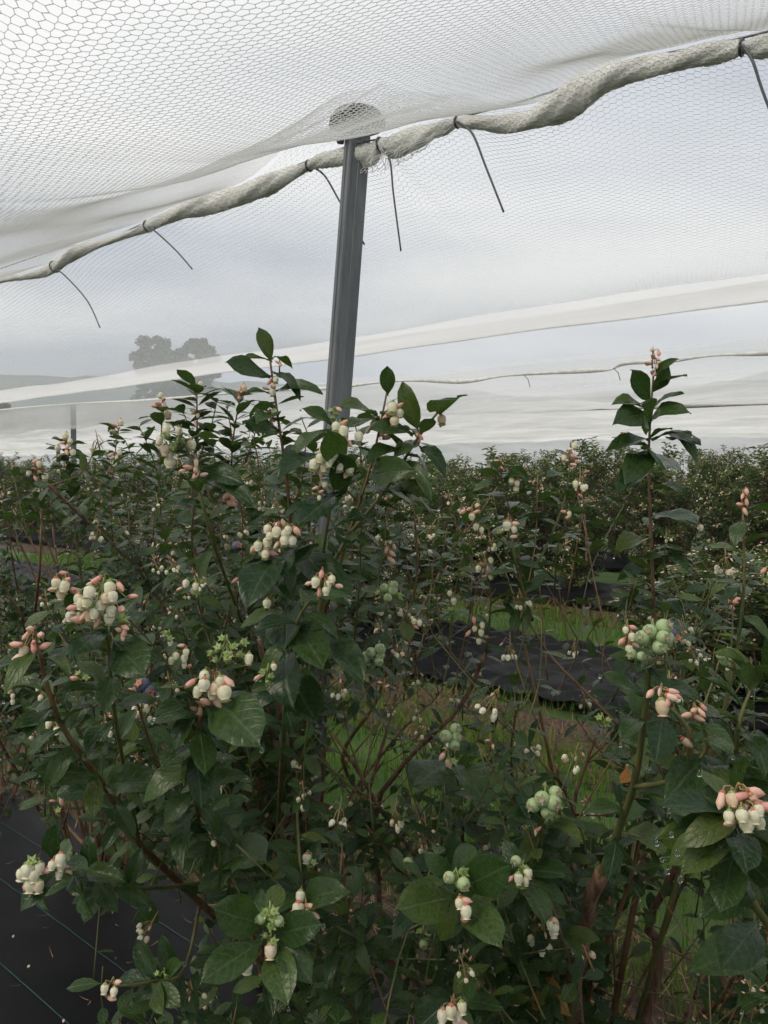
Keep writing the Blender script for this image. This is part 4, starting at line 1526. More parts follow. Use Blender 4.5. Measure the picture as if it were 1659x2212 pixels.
# --- bushes along the row
hero('b2', ['base', (230, 1500, 2.9), (245, 1250, 2.85), (240, 1080, 2.8), (255, 925, 2.8)], .012, .002, 'redstem', 'cane', (.4, 1, .0135, .058, .082))
hero('b2', ['base', (200, 1500, 2.7), (170, 1200, 2.6), (150, 1050, 2.55), (147, 965, 2.55)], .012, .002, 'greenstem', 'cane', (.45, 1, .014, .058, .080))
hero('b2', ['base', (60, 1650, 3.0), (85, 1240, 2.3), (88, 1100, 2.3), (85, 1010, 2.3)], .010, .002, 'redstem', 'cane', (.62, 1, .04, .045, .06))
hero('b2', ['base', (290, 1500, 2.9), (320, 1200, 2.9), (310, 1000, 2.9)], .010, .002, 'redstem', 'cane', (.4, 1, .0135, .058, .082))
hero('b3', ['base', (-30, 1450, 2.9), (25, 1300, 2.8), (5, 1190, 2.8)], .010, .002, 'redstem', 'cane', (.5, 1, .03, .05, .06))


# hero leaves: base px, tip px, depths, template, normal hint
def hleaf(bush, x0, y0, x1, y1, d0, d1=None, nrm=(0, -.6, .8), ti=0, w=1.0, k=1.0, dead=False):
    a, e = D(x0, y0, d0), D(x1, y1, d1 if d1 else d0)
    v = e - a
    m = leaf_matrix(a, v, Vector(nrm), v.length * k, w)
    if dead:
        place('leaf', LDEAD, BUSH[bush], m)
    else:
        add_leaf(bush, m, ti, True)


FACE = (0, -1, .25)
HL = [  # top shoot
    ('b1', 587, 783, 562, 702, 1.45, 1.43, (.35, -1, .2), 0, 1.05), ('b1', 582, 778, 516, 762, 1.45, 1.42, (-.1, -.5, .8), 2, .9),
    ('b1', 588, 775, 622, 748, 1.45, 1.5, (0, .2, 1), 3, .8), ('b1', 585, 815, 494, 770, 1.45, 1.38, (-.1, -.9, .5), 0, 1.1),
    ('b1', 590, 805, 655, 803, 1.45, 1.40, (0, -.3, 1), 3, .95), ('b1', 592, 845, 694, 822, 1.45, 1.40, (0, -.6, .8), 2, .95),
    ('b1', 584, 850, 520, 835, 1.45, 1.45, (0, -.4, 1), 2, .9), ('b1', 600, 900, 560, 870, 1.45, 1.36, (0, -.5, .8), 1, 1),
    ('b1', 603, 930, 545, 905, 1.45, 1.36, FACE, 0, .9), ('b1', 608, 950, 640, 905, 1.45, 1.4, (0, -.4, .8), 1, .9),
    # second shoots
    ('b1', 838, 855, 836, 790, 1.28, 1.26, FACE, 4, 1.15), ('b1', 905, 935, 862, 822, 1.27, 1.25, (-.4, -1, .1), 0, .95),
    ('b1', 945, 893, 985, 848, 1.27, 1.16, (.1, -1, .5), 4, 1.25), ('b1', 820, 905, 745, 850, 1.28, 1.2, (0, -.6, .7), 2, 1),
    ('b1', 820, 905, 735, 908, 1.28, 1.22, (0, -.5, 1), 0, .85), ('b1', 893, 940, 820, 895, 1.27, 1.2, (0, -.8, .6), 1, .85),
    ('b1', 880, 975, 790, 965, 1.27, 1.2, (0, -.4, 1), 5, 1), ('b1', 905, 965, 960, 960, 1.27, 1.2, (0, -.5, .9), 3, .9),
    ('b1', 720, 920, 670, 868, 1.2, 1.16, (-.2, -.8, .6), 1, .9), ('b1', 716, 930, 620, 925, 1.2, 1.15, (0, -.5, .9), 3, .85),
    ('b1', 735, 1000, 715, 945, 1.16, 1.08, FACE, 0, 1.2), ('b1', 705, 985, 592, 995, 1.2, 1.12, (0, -.4, 1), 5, 1.1),
    ('b1', 745, 1065, 735, 985, 1.2, 1.12, (.3, -1, .1), 4, 1.1), ('b1', 800, 1030, 850, 1000, 1.25, 1.15, FACE, 1, 1),
    ('b1', 745, 1060, 640, 1105, 1.2, 1.08, (-.2, -.7, .7), 0, .9), ('b1', 830, 1062, 945, 1050, 1.28, 1.2, (0, -.5, .9), 5, .9),
    ('b1', 850, 990, 945, 1052, 1.27, 1.18, (.1, -.4, .9), 2, .7), ('b1', 395, 965, 385, 935, 1.15, 1.08, FACE, 4, 1.3),
    ('b1', 425, 1010, 520, 1030, 1.15, 1.1, (0, -.8, .6), 0, 1.0), ('b1', 440, 1030, 545, 1060, 1.15, 1.08, (0, -.6, .8), 2, .9),
    # left clusters
    ('b1', 245, 1380, 310, 1455, .97, .90, (.2, -1, .35), 4, 1.15), ('b1', 235, 1365, 150, 1395, .97, .88, (0, -.6, .8), 0, .9),
    ('b1', 150, 1330, 165, 1265, .97, .93, FACE, 1, .9), ('b1', 95, 1400, 0, 1425, .95, .88, (0, -.5, .9), 3, .8),
    ('b1', 455, 1500, 550, 1585, .92, .82, (.35, -1, .3), 0, 1.2), ('b1', 440, 1520, 345, 1630, .95, .9, (-.5, -.9, .4), 2, 1.0),
    ('b1', 420, 1620, 450, 1740, .95, .88, (.5, -1, .2), 1, 1.0), ('b1', 140, 1560, 10, 1540, .98, .90, (0, -.5, .9), 2, 1),
    ('b1', 215, 1680, 60, 1640, 1.05, .95, (0, -.7, .7), 0, 1.0), ('b1', 225, 1700, 330, 1650, 1.05, .98, (.2, -.7, .8), 1, 1),
    ('b1', 620, 1330, 700, 1420, 1.1, 1.0, (.4, -1, .3), 0, 1.1), ('b1', 625, 1290, 610, 1400, 1.12, 1.02, (-.3, -1, .1), 4, 1.1),
    ('b1', 700, 1380, 785, 1440, 1.1, 1.0, (.3, -.9, .5), 2, 1.0), ('b1', 622, 1400, 590, 1500, 1.12, 1.02, (-.4, -1, .1), 1, 1.2),
    ('b1', 615, 1450, 680, 1540, 1.15, 1.05, (.3, -1, .2), 0, 1.2),
    ('b1', 640, 1180, 760, 1300, 1.2, 1.1, (.4, -1, .3), 4, .8), ('b1', 610, 1200, 520, 1250, 1.12, 1.0, (-.2, -.8, .6), 1, 1),
    # bottom rosette
    ('b1', 575, 2000, 445, 1955, .84, .78, (-.2, -.8, .65), 4, 1.15), ('b1', 580, 1985, 610, 1885, .84, .88, (.1, -.8, .5), 0, 1.2),
    ('b1', 585, 2020, 710, 1990, .84, .80, (.2, -.8, .6), 4, 1.1), ('b1', 575, 2030, 410, 2120, .84, .76, (-.2, -.75, .7), 0, 1.05),
    ('b1', 590, 2040, 618, 2170, .84, .76, (.1, -.95, .4), 2, 1.35), ('b1', 575, 1985, 510, 1900, .84, .9, (-.1, -.8, .6), 1, 1.1),
    ('b1', 590, 2025, 680, 2110, .84, .78, (.3, -.8, .5), 1, 1.1),
    ('b1', 470, 1840, 590, 1850, 1.1, 1.0, (.1, -.6, .8), 4, 1.2), ('b1', 180, 1900, 165, 2000, 1.0, .92, (-.6, -1, 0), 2, .8),
    ('b1', 95, 1890, 75, 1990, 1.0, .93, (-.7, -1, 0), 2, .55), ('b1', 110, 1860, 110, 1780, 1.0, .96, (0, -1, .2), 0, .9),
    ('b1', 430, 1740, 350, 1890, 1.1, 1.0, (-.5, -.8, .3), 5, .9), ('b1', 480, 1760, 505, 1930, 1.1, 1.0, (.6, -1, 0), 5, .8),
    ('b1', 650, 1950, 720, 1900, 1.0, .93, (.1, -.7, .7), 1, 1),
    # open bush
    ('b0', 1432, 1535, 1420, 1655, .80, .74, (0, -1, .2), 4, 1.15), ('b0', 1495, 1600, 1600, 1595, .80, .72, (.1, -.6, .8), 0, .9),
    ('b0', 1520, 1640, 1460, 1690, .82, .74, (-.2, -.8, .6), 1, 1), ('b0', 1525, 1650, 1630, 1680, .82, .74, (.2, -.7, .7), 3, 1),
    ('b0', 1505, 1560, 1610, 1610, .82, .76, (.2, -.6, .8), 2, .9),
    ('b0', 1400, 1440, 1450, 1480, .86, .82, (.1, -.6, .8), 1, .9), ('b0', 1392, 1450, 1330, 1400, .86, .84, (0, -.6, .8), 5, .8),
    ('b0', 985, 1935, 840, 1965, .92, .84, (-.1, -.8, .6), 4, 1.1), ('b0', 990, 1920, 1120, 1860, .92, .86, (.1, -.9, .45), 4, 1.1),
    ('b0', 995, 1950, 1095, 2030, .92, .82, (.2, -.85, .5), 0, 1.1), ('b0', 980, 1900, 915, 1840, .92, .9, (0, -.9, .4), 1, 1),
    ('b0', 1127, 1900, 1200, 1985, 1.02, .92, (.3, -.9, .4), 0, 1.1), ('b0', 1170, 1780, 1105, 1740, 1.1, 1.03, (0, -.7, .7), 2, .9),
    ('b0', 1175, 1790, 1265, 1780, 1.1, 1.02, (.1, -.5, .9), 5, .9), ('b0', 1130, 1880, 1230, 1880, 1.1, 1.0, (.1, -.7, .7), 4, 1),
    ('b0', 1345, 1720, 1500, 1690, 1.0, .9, (.1, -.5, .9), 2, .8), ('b0', 1340, 1800, 1450, 1780, 1.05, .95, (.1, -.6, .8), 1, 1),
    ('b0', 975, 1640, 880, 1700, 1.35, 1.2, (-.2, -.7, .7), 4, 1.1), ('b0', 985, 1650, 1070, 1700, 1.35, 1.2, (.2, -.7, .7), 1, 1),
    ('bm', 1600, 1700, 1590, 1640, .66, .62, (0, -.9, .4), 4, 1.2), ('bm', 1580, 1800, 1460, 1760, .66, .62, (-.2, -.6, .8), 2, .9),
    ('bm', 1600, 1850, 1680, 1960, .68, .63, (.3, -.9, .4), 0, 1.1), ('bm', 1625, 1900, 1530, 1960, .72, .66, (-.2, -.7, .6), 1, 1.0),
    ('bm', 1640, 1990, 1560, 2090, .78, .70, (-.3, -.7, .5), 0, 1.0), ('bm', 1660, 2050, 1500, 2060, .85, .76, (-.2, -.6, .7), 5, .9),
    ('bm', 1640, 1480, 1700, 1400, .85, .8, (.2, -.8, .5), 1, .9),
    # lone shoot
    ('b0', 1412, 815, 1448, 775, 1.75, 1.7, (.1, -.8, .5), 2, .9), ('b0', 1418, 830, 1476, 808, 1.75, 1.68, (.1, -.6, .8), 4, 1.0),
    ('b0', 1408, 848, 1445, 808, 1.75, 1.7, (.2, -.9, .2), 1, 1.0), ('b0', 1405, 870, 1372, 808, 1.75, 1.70, (-.2, -1, .3), 4, 1.0),
    ('b0', 1405, 880, 1462, 840, 1.75, 1.68, (.2, -.8, .6), 0, 1.0), ('b0', 1403, 888, 1343, 850, 1.75, 1.68, (-.1, -.6, .8), 2, .95),
    ('b0', 1403, 905, 1455, 865, 1.75, 1.66, (.1, -.9, .4), 1, 1), ('b0', 1402, 900, 1365, 880, 1.75, 1.65, (0, -.8, .5), 1, 1.1),
    ('b0', 1402, 930, 1398, 880, 1.72, 1.62, FACE, 4, 1.3), ('b0', 1402, 945, 1445, 915, 1.75, 1.68, (.1, -.6, .8), 0, .9),
    ('b0', 1400, 950, 1350, 945, 1.75, 1.68, (0, -.6, .8), 2, .9), ('b0', 1402, 965, 1330, 945, 1.75, 1.68, (0, -.6, .8), 5, .8),
    ('b0', 1406, 950, 1482, 918, 1.75, 1.65, (.1, -.6, .8), 0, .8), ('b0', 1440, 935, 1500, 925, 1.75, 1.66, (0, -.5, .9), 3, .9),
    ('b0', 1438, 945, 1505, 942, 1.75, 1.66, (0, -.7, .7), 0, .9), ('b0', 1402, 975, 1440, 1000, 1.75, 1.6, (.2, -.9, .4), 4, 1.1),
    ('b0', 1402, 975, 1370, 1000, 1.75, 1.65, (-.2, -.8, .5), 1, 1.0), ('b0', 1404, 1020, 1345, 1030, 1.75, 1.65, (0, -.5, .9), 5, .9),
    ('b0', 1404, 1060, 1470, 1040, 1.75, 1.65, (0, -.5, .9), 2, .9), ('b0', 1406, 1110, 1495, 1120, 1.75, 1.62, (.1, -.8, .6), 4, 1),
    ('b0', 1406, 1170, 1345, 1160, 1.75, 1.66, (0, -.4, .9), 5, .9), ('b0', 1408, 1185, 1465, 1175, 1.75, 1.68, (0, -.5, .9), 0, .8),
    ('b0', 1408, 1200, 1480, 1205, 1.75, 1.66, (0, -.5, .9), 2, .9), ('b0', 1410, 1240, 1350, 1225, 1.75, 1.68, (0, -.4, .9), 5, .8),
    ('b0', 1410, 1285, 1475, 1290, 1.75, 1.68, (0, -.5, .9), 3, .8), ('b0', 1412, 1300, 1350, 1290, 1.75, 1.68, (0, -.4, .9), 5, .8),
]
for h in HL:
    hleaf(*h, **({'k': .86} if h[2] > 1500 else {'k': 1.14 if h[1] > 1320 and h[2] < 1310 else 1.0}))
hleaf('b0', 1120, 2080, 1185, 2150, 1.3, 1.2, (.1, -1, .3), 3, 1.1, dead=True)
hleaf('b0', 1150, 2130, 1175, 2195, 1.3, 1.25, (.2, -1, .3), 3, .9, dead=True)
hleaf('b0', 1390, 1660, 1370, 1650, 1.2, 1.15, (.1, -.6, .8), 3, .9, dead=True)

# hero clusters ------------------------------------------------------------------ (bush, x, y, d, spec, spread, bell size)
CL = [('b1', 735, 935, 1.18, 'wwwpg', (22, 26), 27), ('b1', 705, 1000, 1.15, 'wwwwww', (32, 22), 28), ('b1', 750, 1015, 1.17, 'wwppp', (16, 14), 25),
      ('b1', 772, 945, 1.22, 'w', (4, 4), 28), ('b1', 722, 893, 1.2, 'gggp', (16, 10), 15), ('b1', 855, 895, 1.24, 'wwwp', (22, 22), 24), ('b1', 820, 925, 1.28, 'wwpppp', (26, 24), 20),
      ('b1', 952, 908, 1.25, 'w', (3, 5), 25), ('b1', 588, 835, 1.44, 'ppwwp', (14, 18), 15), ('b1', 585, 905, 1.44, 'pppwg', (14, 18), 20), ('b1', 603, 790, 1.44, 'pp', (5, 12), 12),
      ('b1', 905, 945, 1.26, 'ppp', (10, 8), 14),
      ('b1', 385, 950, 1.13, 'gggwwww', (42, 22), 24), ('b1', 365, 985, 1.13, 'www', (12, 18), 24), ('b1', 420, 1015, 1.12, 'pppppp', (24, 18), 22), ('b1', 500, 1075, 1.15, 'ppppp', (12, 16), 20),
      ('b1', 352, 880, 2.05, 'pppppww', (16, 24), 16), ('b1', 425, 840, 2.0, 'pppw', (14, 12), 13), ('b1', 425, 900, 1.98, 'wwpp', (12, 18), 14), ('b1', 520, 850, 1.9, 'pppw', (12, 14), 14),
      ('b2', 255, 925, 2.8, 'pppww', (14, 16), 12), ('b2', 147, 965, 2.5, 'pppwwww', (22, 22), 15), ('b2', 85, 1020, 2.3, 'pppwww', (18, 22), 15), ('b2', 250, 990, 2.75, 'ppww', (16, 14), 13), ('b2', 310, 1010, 2.8, 'ppww', (14, 14), 13),
      ('b1', 612, 1155, 1.1, 'wwwwwwpppw', (38, 24), 23), ('b1', 570, 1185, 1.1, 'wwwwp', (22, 18), 21), ('b1', 700, 1260, 1.0, 'wwwwppp', (38, 20), 22), ('b1', 690, 1060, 1.15, 'ppww', (14, 18), 16),
      ('b1', 225, 1300, .95, 'wwwwwwwwwwwwppppppg', (62, 48), 29), ('b1', 140, 1265, .95, 'wwwppp', (22, 26), 26), ('b1', 265, 1365, .94, 'pppp', (14, 12), 22), ('b1', 172, 1325, .97, 'wwggw', (20, 18), 22),
      ('b1', 75, 1380, .94, 'pppppppw', (36, 26), 25), ('b1', 55, 1425, .94, 'ppp', (16, 12), 26),
      ('b1', 460, 1480, .90, 'wwwwwwwpp', (44, 30), 30), ('b1', 490, 1400, .90, 'ggggggggg', (42, 26), 22), ('b1', 535, 1425, .89, 'w', (3, 3), 28), ('b1', 395, 1420, .98, 'wwwwwp', (24, 24), 18),
      ('b1', 430, 1530, .92, 'pppp', (18, 10), 20), ('b1', 430, 1605, .94, 'ppp', (14, 12), 24), ('b1', 365, 1375, 1.05, 'ggw', (14, 14), 16), ('b1', 580, 1455, 1.0, 'gggwp', (22, 20), 18),
      ('b1', 185, 1460, 1.15, 'ggggp', (24, 22), 17), ('b1', 420, 1265, 1.2, 'wwggp', (28, 18), 17), ('b1', 515, 1260, 1.2, 'wp', (12, 8), 17), ('b1', 575, 1305, 1.1, 'w', (3, 3), 20),
      ('b1', 400, 1020, 1.95, 'ww', (8, 10), 13), ('b1', 840, 1085, 1.4, 'ppp', (14, 12), 18), ('b1', 842, 1195, 1.4, 'pppp', (14, 18), 17), ('b1', 840, 1275, 1.3, 'bbbbgg', (26, 18), 18),
      ('b1', 812, 1412, 1.2, 'bbbbb', (24, 16), 21), ('b1', 900, 1345, 1.4, 'wwp', (12, 8), 15), ('b1', 510, 1180, 1.4, 'u', (3, 3), 24), ('b1', 105, 1510, 1.2, 'gww', (20, 12), 16),
      ('b1', 130, 1730, 1.3, 'ppgp', (18, 18), 18), ('b1', 320, 1490, 1.2, 'uu', (12, 16), 26), ('b1', 28, 1500, 1.4, 'www', (8, 18), 14), ('b1', 120, 1575, 1.15, 'ww', (20, 16), 19),
      ('b1', 75, 1885, .98, 'wwwwwwg', (26, 34), 29), ('b1', 130, 1868, .99, 'wwwwp', (20, 22), 26), ('b1', 583, 1975, .83, 'ggggbb', (20, 26), 24), ('b1', 582, 2055, .82, 'w', (3, 3), 32),
      ('b1', 532, 2088, .82, 'w', (3, 3), 30), ('b1', 585, 2020, .83, 'ggg', (20, 14), 20), ('b1', 658, 1960, .98, 'wwwpppw', (28, 26), 27), ('b1', 672, 1855, 1.1, 'gwg', (14, 12), 20),
      ('b1', 760, 1970, 1.2, 'ppp', (10, 16), 20), ('b1', 245, 2130, .95, 'wwpp', (20, 18), 24), ('b1', 355, 2100, 1.0, 'gg', (16, 8), 14), ('b1', 640, 1655, 1.5, 'ww', (8, 8), 15),
      ('b1', 1030, 1365, 1.6, 'wwwwpp', (22, 26), 15), ('b1', 1048, 1225, 1.58, 'pppwww', (18, 28), 16), ('b1', 975, 1295, 1.6, 'wwg', (10, 20), 15), ('b1', 830, 1480, 1.4, 'pp', (12, 14), 14),
      ('b0', 1410, 1370, .85, 'bbbbbb', (32, 30), 28, 'berry_cluster'), ('b0', 1355, 1375, .90, 'wwwpp', (18, 34), 20), ('b0', 1448, 1380, .88, 'uu', (8, 12), 28, 'berry_cluster'),
      ('b0', 1370, 1415, .86, 'bbg', (22, 6), 20, 'berry_cluster'), ('b0', 1430, 1498, .79, 'pppppp', (30, 16), 27), ('b0', 1428, 1530, .78, 'w', (3, 3), 34), ('b0', 1500, 1535, .82, 'ppppp', (22, 16), 24),
      ('b0', 1482, 1605, .80, 'p', (3, 3), 30), ('b0', 1560, 1415, 1.24, 'bbbg', (24, 12), 20, 'berry_cluster'), ('b0', 1178, 1722, 1.08, 'bbbbbg', (32, 28), 29, 'berry_cluster'),
      ('b0', 975, 1590, 1.33, 'bbbb', (24, 16), 24, 'berry_cluster'), ('b0', 968, 1635, 1.3, 'gpw', (22, 14), 20), ('b0', 985, 1890, .90, 'bbgg', (32, 14), 24, 'berry_cluster'),
      ('b0', 1000, 1910, .89, 'w', (3, 3), 28), ('b0', 998, 1962, .88, 'wwpp', (18, 24), 28), ('b0', 1125, 1895, 1.0, 'wwgw', (22, 14), 22), ('b0', 1120, 1865, 1.02, 'gb', (8, 8), 20),
      ('b0', 1192, 2000, 1.05, 'www', (10, 16), 22), ('b0', 980, 2180, .93, 'wwwww', (26, 30), 26), ('b0', 1150, 1785, 1.1, 'pgp', (26, 8), 16), ('b0', 1060, 1610, 1.3, 'pp', (10, 24), 17),
      ('b0', 1100, 1145, 1.38, 'wwppg', (20, 18), 19), ('b0', 1020, 1105, 1.48, 'ppwwp', (20, 14), 17), ('b0', 1035, 1145, 1.48, 'wwp', (10, 16), 17), ('b0', 1078, 1000, 1.5, 'ppp', (10, 10), 14),
      ('b0', 1232, 985, 1.5, 'pppwwp', (16, 28), 17), ('b0', 1110, 1045, 1.48, 'www', (12, 14), 16), ('b0', 1250, 1055, 1.48, 'wwp', (14, 16), 17), ('b0', 1222, 1110, 1.5, 'wpp', (12, 8), 15),
      ('b0', 1410, 780, 1.75, 'pppppppp', (20, 24), 17), ('b0', 1420, 815, 1.75, 'wpp', (14, 10), 15), ('b0', 1350, 940, 1.74, 'ppp', (12, 6), 15), ('b0', 1300, 1550, 1.3, 'ggg', (20, 10), 18),
      ('b0', 1605, 1085, 1.28, 'ppppp', (10, 26), 17), ('b0', 1575, 1300, 1.6, 'pppp', (16, 12), 15), ('b0', 1500, 1140, 1.7, 'ww', (14, 12), 14), ('b0', 890, 1865, 1.3, 'bbg', (16, 12), 18, 'berry_cluster'),
      ('b0', 915, 2015, 1.2, 'ggb', (14, 22), 18), ('b0', 1005, 1720, 1.35, 'pw', (8, 18), 15),
      ('bm', 1595, 1715, .62, 'pppppp', (52, 22), 36), ('bm', 1600, 1750, .61, 'wwwwwww', (48, 30), 34), ('bm', 1520, 1735, .95, 'wp', (14, 8), 17), ('bm', 1650, 1240, .95, 'wpg', (16, 12), 18)]
for c in CL:
    cluster(*c[:7], **({'name': c[7]} if len(c) > 7 else {}))

# --- fill: random shoots inside each near bush
def fill(bush, nc, reach, hmin, hmax, shoots, lstep, L0, L1, mats=('bark', 'redstem'), toward=0.0):
    bp_ = BUSH_POS[bush]
    for c in range(nc):
        a = rnd.uniform(0, 6.28)
        rr = reach * math.sqrt(rnd.uniform(.05, 1))
        h = rnd.uniform(hmin, hmax)
        off = N * (math.sin(a) * rr - toward * rnd.random()) + U * (math.cos(a) * rr)
        base = base_of(bush, .09)
        tip = Vector((bp_[0] + off[0], bp_[1] + off[1], h))
        m1 = base.lerp(tip, .35) + Vector((rnd.uniform(-.05, .05), rnd.uniform(-.05, .05), .10))
        m2 = base.lerp(tip, .7) + Vector((rnd.uniform(-.06, .06), rnd.uniform(-.06, .06), .07))
        for _ in range(12):
            X_, Y_, d_ = proj(tip)
            if Y_ < np.interp(X_, TOPX, TOPY) + 10: tip.z -= .06
        if proj(tip)[2] < .7 or tip.z < .3: continue
        q = stem(bush, [base, m1, m2, tip], rnd.uniform(.006, .010), .003, mats[0] if rnd.random() < .45 else mats[1], 'cane', 6, 4)
        leaves_along(bush, q, .5, 1.0, lstep * 1.4, L0, L1)
        for s in range(shoots):
            f = rnd.uniform(.28, 1.0)
            p, t = path_at(q, min(f, .995))
            d = Vector((rnd.gauss(0, .55), rnd.gauss(0, .55), rnd.uniform(.25, 1.0))).normalized()
            ln = rnd.uniform(.12, .32)
            e = p + d * ln
            if blocked(e): continue
            if proj(e)[2] < .66: continue
            qs = stem(bush, [p, p + d * ln * .5 + Vector((rnd.uniform(-.02, .02), rnd.uniform(-.02, .02), -.01)), e + Vector((0, 0, .02))], .0028, .0013, 'greenstem' if rnd.random() < .6 else 'redstem', 'shoot', 5, 3)
            leaves_along(bush, qs, .1, 1.0, lstep, L0, L1)
            if rnd.random() < .38:
                tp = qs[-1]
                m = Matrix.Translation(tp) @ Matrix.Rotation(rnd.uniform(0, 6.28), 4, 'Z') @ Matrix.Rotation(rnd.uniform(-.5, .5), 4, 'X') @ Matrix.Scale(rnd.uniform(.9, 1.2), 4)
                place('flower_cluster', SMALL[rnd.randrange(len(SMALL))], BUSH[bush], m)


fill('b1', 30, .72, .55, 1.56, 11, .016, .034, .056, toward=.30)
fill('b0', 24, .64, .40, 1.18, 11, .016, .034, .056, toward=.25)
fill('bm', 9, .50, .6, 1.25, 7, .022, .040, .062)
fill('b2', 22, .62, .6, 1.62, 11, .017, .038, .062)
fill('b3', 14, .58, .5, 1.35, 9, .020, .038, .060)
fill('b4', 10, .58, .7, 1.5, 7, .024, .040, .060)


def fill2(bush, count, xr, yr, dr, lstep, L0, L1, flower=.4):
    """leafy side shoots spread through one region of a bush"""
    bb = BUSH_POS[bush]
    for _ in range(count):
        tip = D(rnd.uniform(*xr), rnd.uniform(*yr), rnd.uniform(*dr))
        if tip.z < .12 or blocked(tip): continue
        if blocked(tip + Vector((0, 0, -.12))) or blocked(tip + Vector((0, 0, -.22))): continue
        v = Vector((bb[0] - tip.x, bb[1] - tip.y, 0))
        v = v.normalized() * min(v.length, 1.0) * rnd.uniform(.2, .8) + Vector((rnd.uniform(-.4, .4), rnd.uniform(-.4, .4), -rnd.uniform(.5, 1.2)))
        ln = rnd.uniform(.16, .36)
        root = tip + v.normalized() * ln
        if root.z < .03: root.z = .03
        mid = root.lerp(tip, .5) + Vector((rnd.uniform(-.02, .02), rnd.uniform(-.02, .02), rnd.uniform(-.01, .02)))
        q = stem(bush, [root, mid, tip], .0026, .0012, 'greenstem' if rnd.random() < .7 else 'redstem', 'shoot', 5, 3)
        leaves_along(bush, q, .05, 1.0, lstep, L0, L1, droop=.1)
        if rnd.random() < flower:
            m = Matrix.Translation(tip) @ Matrix.Rotation(rnd.uniform(0, 6.28), 4, 'Z') @ Matrix.Rotation(rnd.uniform(-.6, .6), 4, 'X') @ Matrix.Scale(rnd.uniform(.75, 1.1), 4)
            place('flower_cluster', SMALL[rnd.randrange(len(SMALL))], BUSH[bush], m)


fill2('b1', 90, (330, 880), (1000, 1520), (1.35, 2.0), .019, .035, .058, .45)
fill2('b1', 45, (0, 350), (1260, 1800), (1.1, 2.0), .020, .035, .058, .45)
fill2('b1', 85, (180, 820), (1620, 2230), (1.0, 1.7), .018, .032, .054, .22)
fill2('b2', 60, (-40, 360), (1000, 1500), (2.3, 3.2), .019, .036, .058, .5)
fill2('b0', 85, (850, 1380), (1030, 1380), (1.5, 2.0), .021, .036, .058, .45)
fill2('b0', 40, (900, 1560), (1290, 1560), (1.3, 1.9), .022, .036, .056, .4)
fill2('b0', 95, (830, 1680), (1480, 2230), (1.0, 1.7), .018, .032, .054, .25)
fill2('b0', 30, (1400, 1690), (1090, 1500), (1.35, 2.0), .022, .036, .058, .4)
fill2('b3', 22, (-60, 130), (1240, 1720), (2.2, 3.4), .02, .036, .056, .4)

leaf_total = 0
for k, L_ in LEAVES.items():
    L_.sort(key=lambda t: -t[0])
    leaf_total += len(L_)
    drops = 0
    for (sz, m, ti) in L_[:300]:
        o = place('leaf', LM[ti], BUSH[k], m)
        if sz > 26 and rnd.random() < .28 and drops < 60:
            tipp = m @ Vector(LT[ti][0][-1])
            dm = Matrix.Translation(tipp + Vector((0, 0, -.0022))) @ Matrix.Scale(rnd.uniform(.0035, .0052), 4)
            place('water_drop', DROP, BUSH[k], dm)
            drops += 1
    rest = L_[300:]
    if rest:
        ms = np.array([np.array(m.to_3x3()) for (_, m, _) in rest])
        ps = np.array([tuple(m.translation) for (_, m, _) in rest])
        v, f, uv = LLOW[0]
        o = place('foliage', scatter('foliage', v, f, uv, ms, ps, M['leaf']), BUSH[k])
        o['kind'] = 'stuff'
print('near leaves', leaf_total, {k: len(v) for k, v in LEAVES.items()})


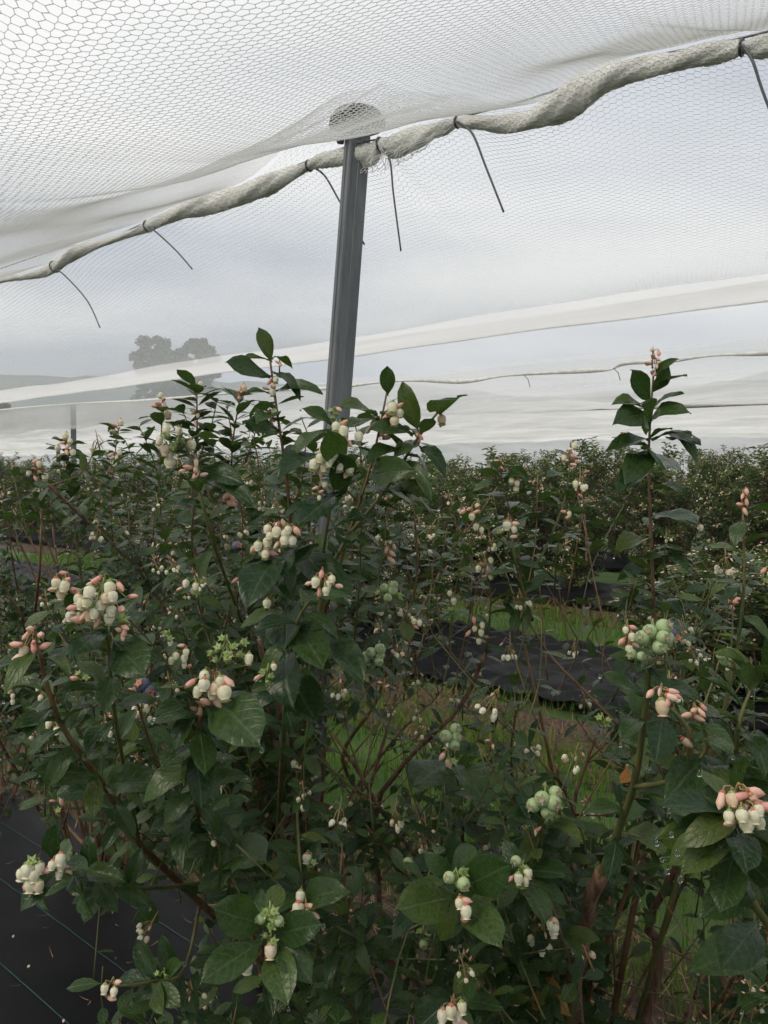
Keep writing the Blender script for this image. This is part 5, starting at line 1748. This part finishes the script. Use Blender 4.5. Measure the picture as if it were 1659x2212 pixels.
# ------------------------------------------------------------------ farther rows of bushes
def far_variant(seed, h, nshoot):
    r_ = random.Random(seed)
    st = MB()
    P, Q, W, WP, PP = [], [], [], [], []
    for c in range(17):
        a = r_.uniform(0, 6.28); rr = .62 * math.sqrt(r_.uniform(.1, 1))
        tip = Vector((math.cos(a) * rr, math.sin(a) * rr, h * r_.uniform(.62, 1.0)))
        mid = tip * .5 + Vector((r_.uniform(-.06, .06), r_.uniform(-.06, .06), .06))
        q, rd = catmull([Vector((r_.uniform(-.06, .06), r_.uniform(-.06, .06), 0)), mid, tip], [.012, .007, .002], 4)
        st.tube(q, rd, 5)
        for s in range(nshoot):
            p, t = path_at(q, r_.uniform(.12, .995))
            d = Vector((r_.gauss(0, .6), r_.gauss(0, .6), r_.uniform(.1, 1))).normalized()
            ln = r_.uniform(.12, .30)
            st.tube([p, p + d * ln], [.0025, .0012], 4, 0, False)
            aa = r_.uniform(0, 6)
            for k in range(int(ln / .0125)):
                aa += 2.4
                pp = p + d * ln * (k + .5) / (ln / .0125)
                hd = Vector((math.cos(aa), math.sin(aa), 0)); hd = (hd - d * hd.dot(d)).normalized()
                m = leaf_matrix(pp, hd + d * .4 + Vector((0, 0, r_.gauss(0, .2))), d + Vector((r_.gauss(0, .3), r_.gauss(0, .3), .5)), r_.uniform(.045, .070))
                P.append(tuple(pp)); Q.append(np.array(m.to_3x3()))
            if r_.random() < .75:
                for k in range(r_.randint(2, 7)):
                    e = p + d * ln + Vector((r_.gauss(0, .016), r_.gauss(0, .016), r_.gauss(-.006, .014)))
                    (WP if r_.random() < .62 else PP).append(tuple(e))
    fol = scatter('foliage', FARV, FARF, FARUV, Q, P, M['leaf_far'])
    oc = np.array([(0, 0, .55), (.5, 0, 0), (0, .5, 0), (-.5, 0, 0), (0, -.5, 0), (0, 0, -.55)], float)
    of = np.array([(0, 1, 2), (0, 2, 3), (0, 3, 4), (0, 4, 1), (5, 2, 1), (5, 3, 2), (5, 4, 3), (5, 1, 4)])
    n = len(WP) + len(PP)
    fr = np.repeat(np.eye(3)[None], n, 0) * np.array([r_.uniform(.012, .021) for _ in range(n)])[:, None, None]
    bl = scatter('blossom', oc, of, None, fr, WP + PP, [M['white'], M['pink']], np.repeat([0] * len(WP) + [1] * len(PP), 8))
    return st.mesh('stems', M['bark']), fol, bl


VAR = [far_variant(11 + i, 1.75 + .06 * i, 17) for i in range(5)]


def far_bush(n, s, hs, label, group):
    v = VAR[rnd.randrange(len(VAR))]
    p = NS(n + rnd.uniform(-.12, .12), s + rnd.uniform(-.12, .12), 0)
    e = bpy.data.objects.new('blueberry_bush', None)
    COL.objects.link(e)
    e.location = p
    e.rotation_euler = (0, 0, rnd.uniform(0, 6.28))
    e.scale = (rnd.uniform(1.0, 1.25), rnd.uniform(1.0, 1.25), hs * rnd.uniform(.93, 1.07))
    tag(e, label, 'bush', group)
    for nm, me in zip(('stems', 'foliage', 'blossom'), v):
        o = bpy.data.objects.new(nm, me)
        COL.objects.link(o)
        o.parent = e
        if nm != 'stems': o['kind'] = 'stuff'
    return e


ROW2 = [(320, 'small bush on the crumpled black cover, nearest the distant post'), (470, 'small bush on the crumpled black cover, second from the distant post'),
        (610, 'small bush on the crumpled black cover, hidden behind the tall centre shoots'), (735, 'small bush on the crumpled black cover, in line with the steel post'),
        (860, 'small bush on the crumpled black cover, just past the steel post'), (1560, 'small bush on the crumpled black cover, past the tall lone shoot'), (1690, 'small bush on the crumpled black cover, cut by the frame edge')]
for (px, lab) in ROW2:
    t = (px - 829.5) / F
    d = 5.1 / (N[1] + N[0] * t)
    s = (t * d) * U[0] + d * U[1]
    far_bush(5.1, s, .80 if px < 900 else .56, lab, 'bushes of the second row')
for (n, s0, s1, hs, lab, grp) in [(8.8, -2.6, 21, 1.0, 'tall dense blueberry bush in the hedge-like row past the crumpled black cover', 'bushes of the third row'),
                                  (12.3, -4.2, 29, 1.0, 'blueberry bush in the row behind the hedge-like row, only its top showing', 'bushes of the fourth row'),
                                  (15.8, -4.5, 36, 1.0, 'blueberry bush in the hindmost rows, a sliver of top below the white nets', 'bushes of the hindmost rows')]:
    s = s0
    while s < s1:
        far_bush(n, s, hs, lab, grp)
        s += rnd.uniform(.60, .80)

# fallen petals and twigs on the black cover
for i in range(26):
    n, s = rnd.uniform(.7, 1.6), rnd.uniform(.2, 3.6)
    z = float(mat_z(0)(np.array(n), np.array(s))) + .004
    m = axis_matrix(NS(n, s, z), Vector((rnd.uniform(-1, 1), rnd.uniform(-1, 1), -.15)), rnd.uniform(.006, .010))
    o = place('fallen_flower', SH['w%d' % rnd.randrange(3)], None, m)
    tag(o, 'tiny fallen white flower lying on the smooth black ground cover', 'flower', 'fallen flowers on the ground cover')
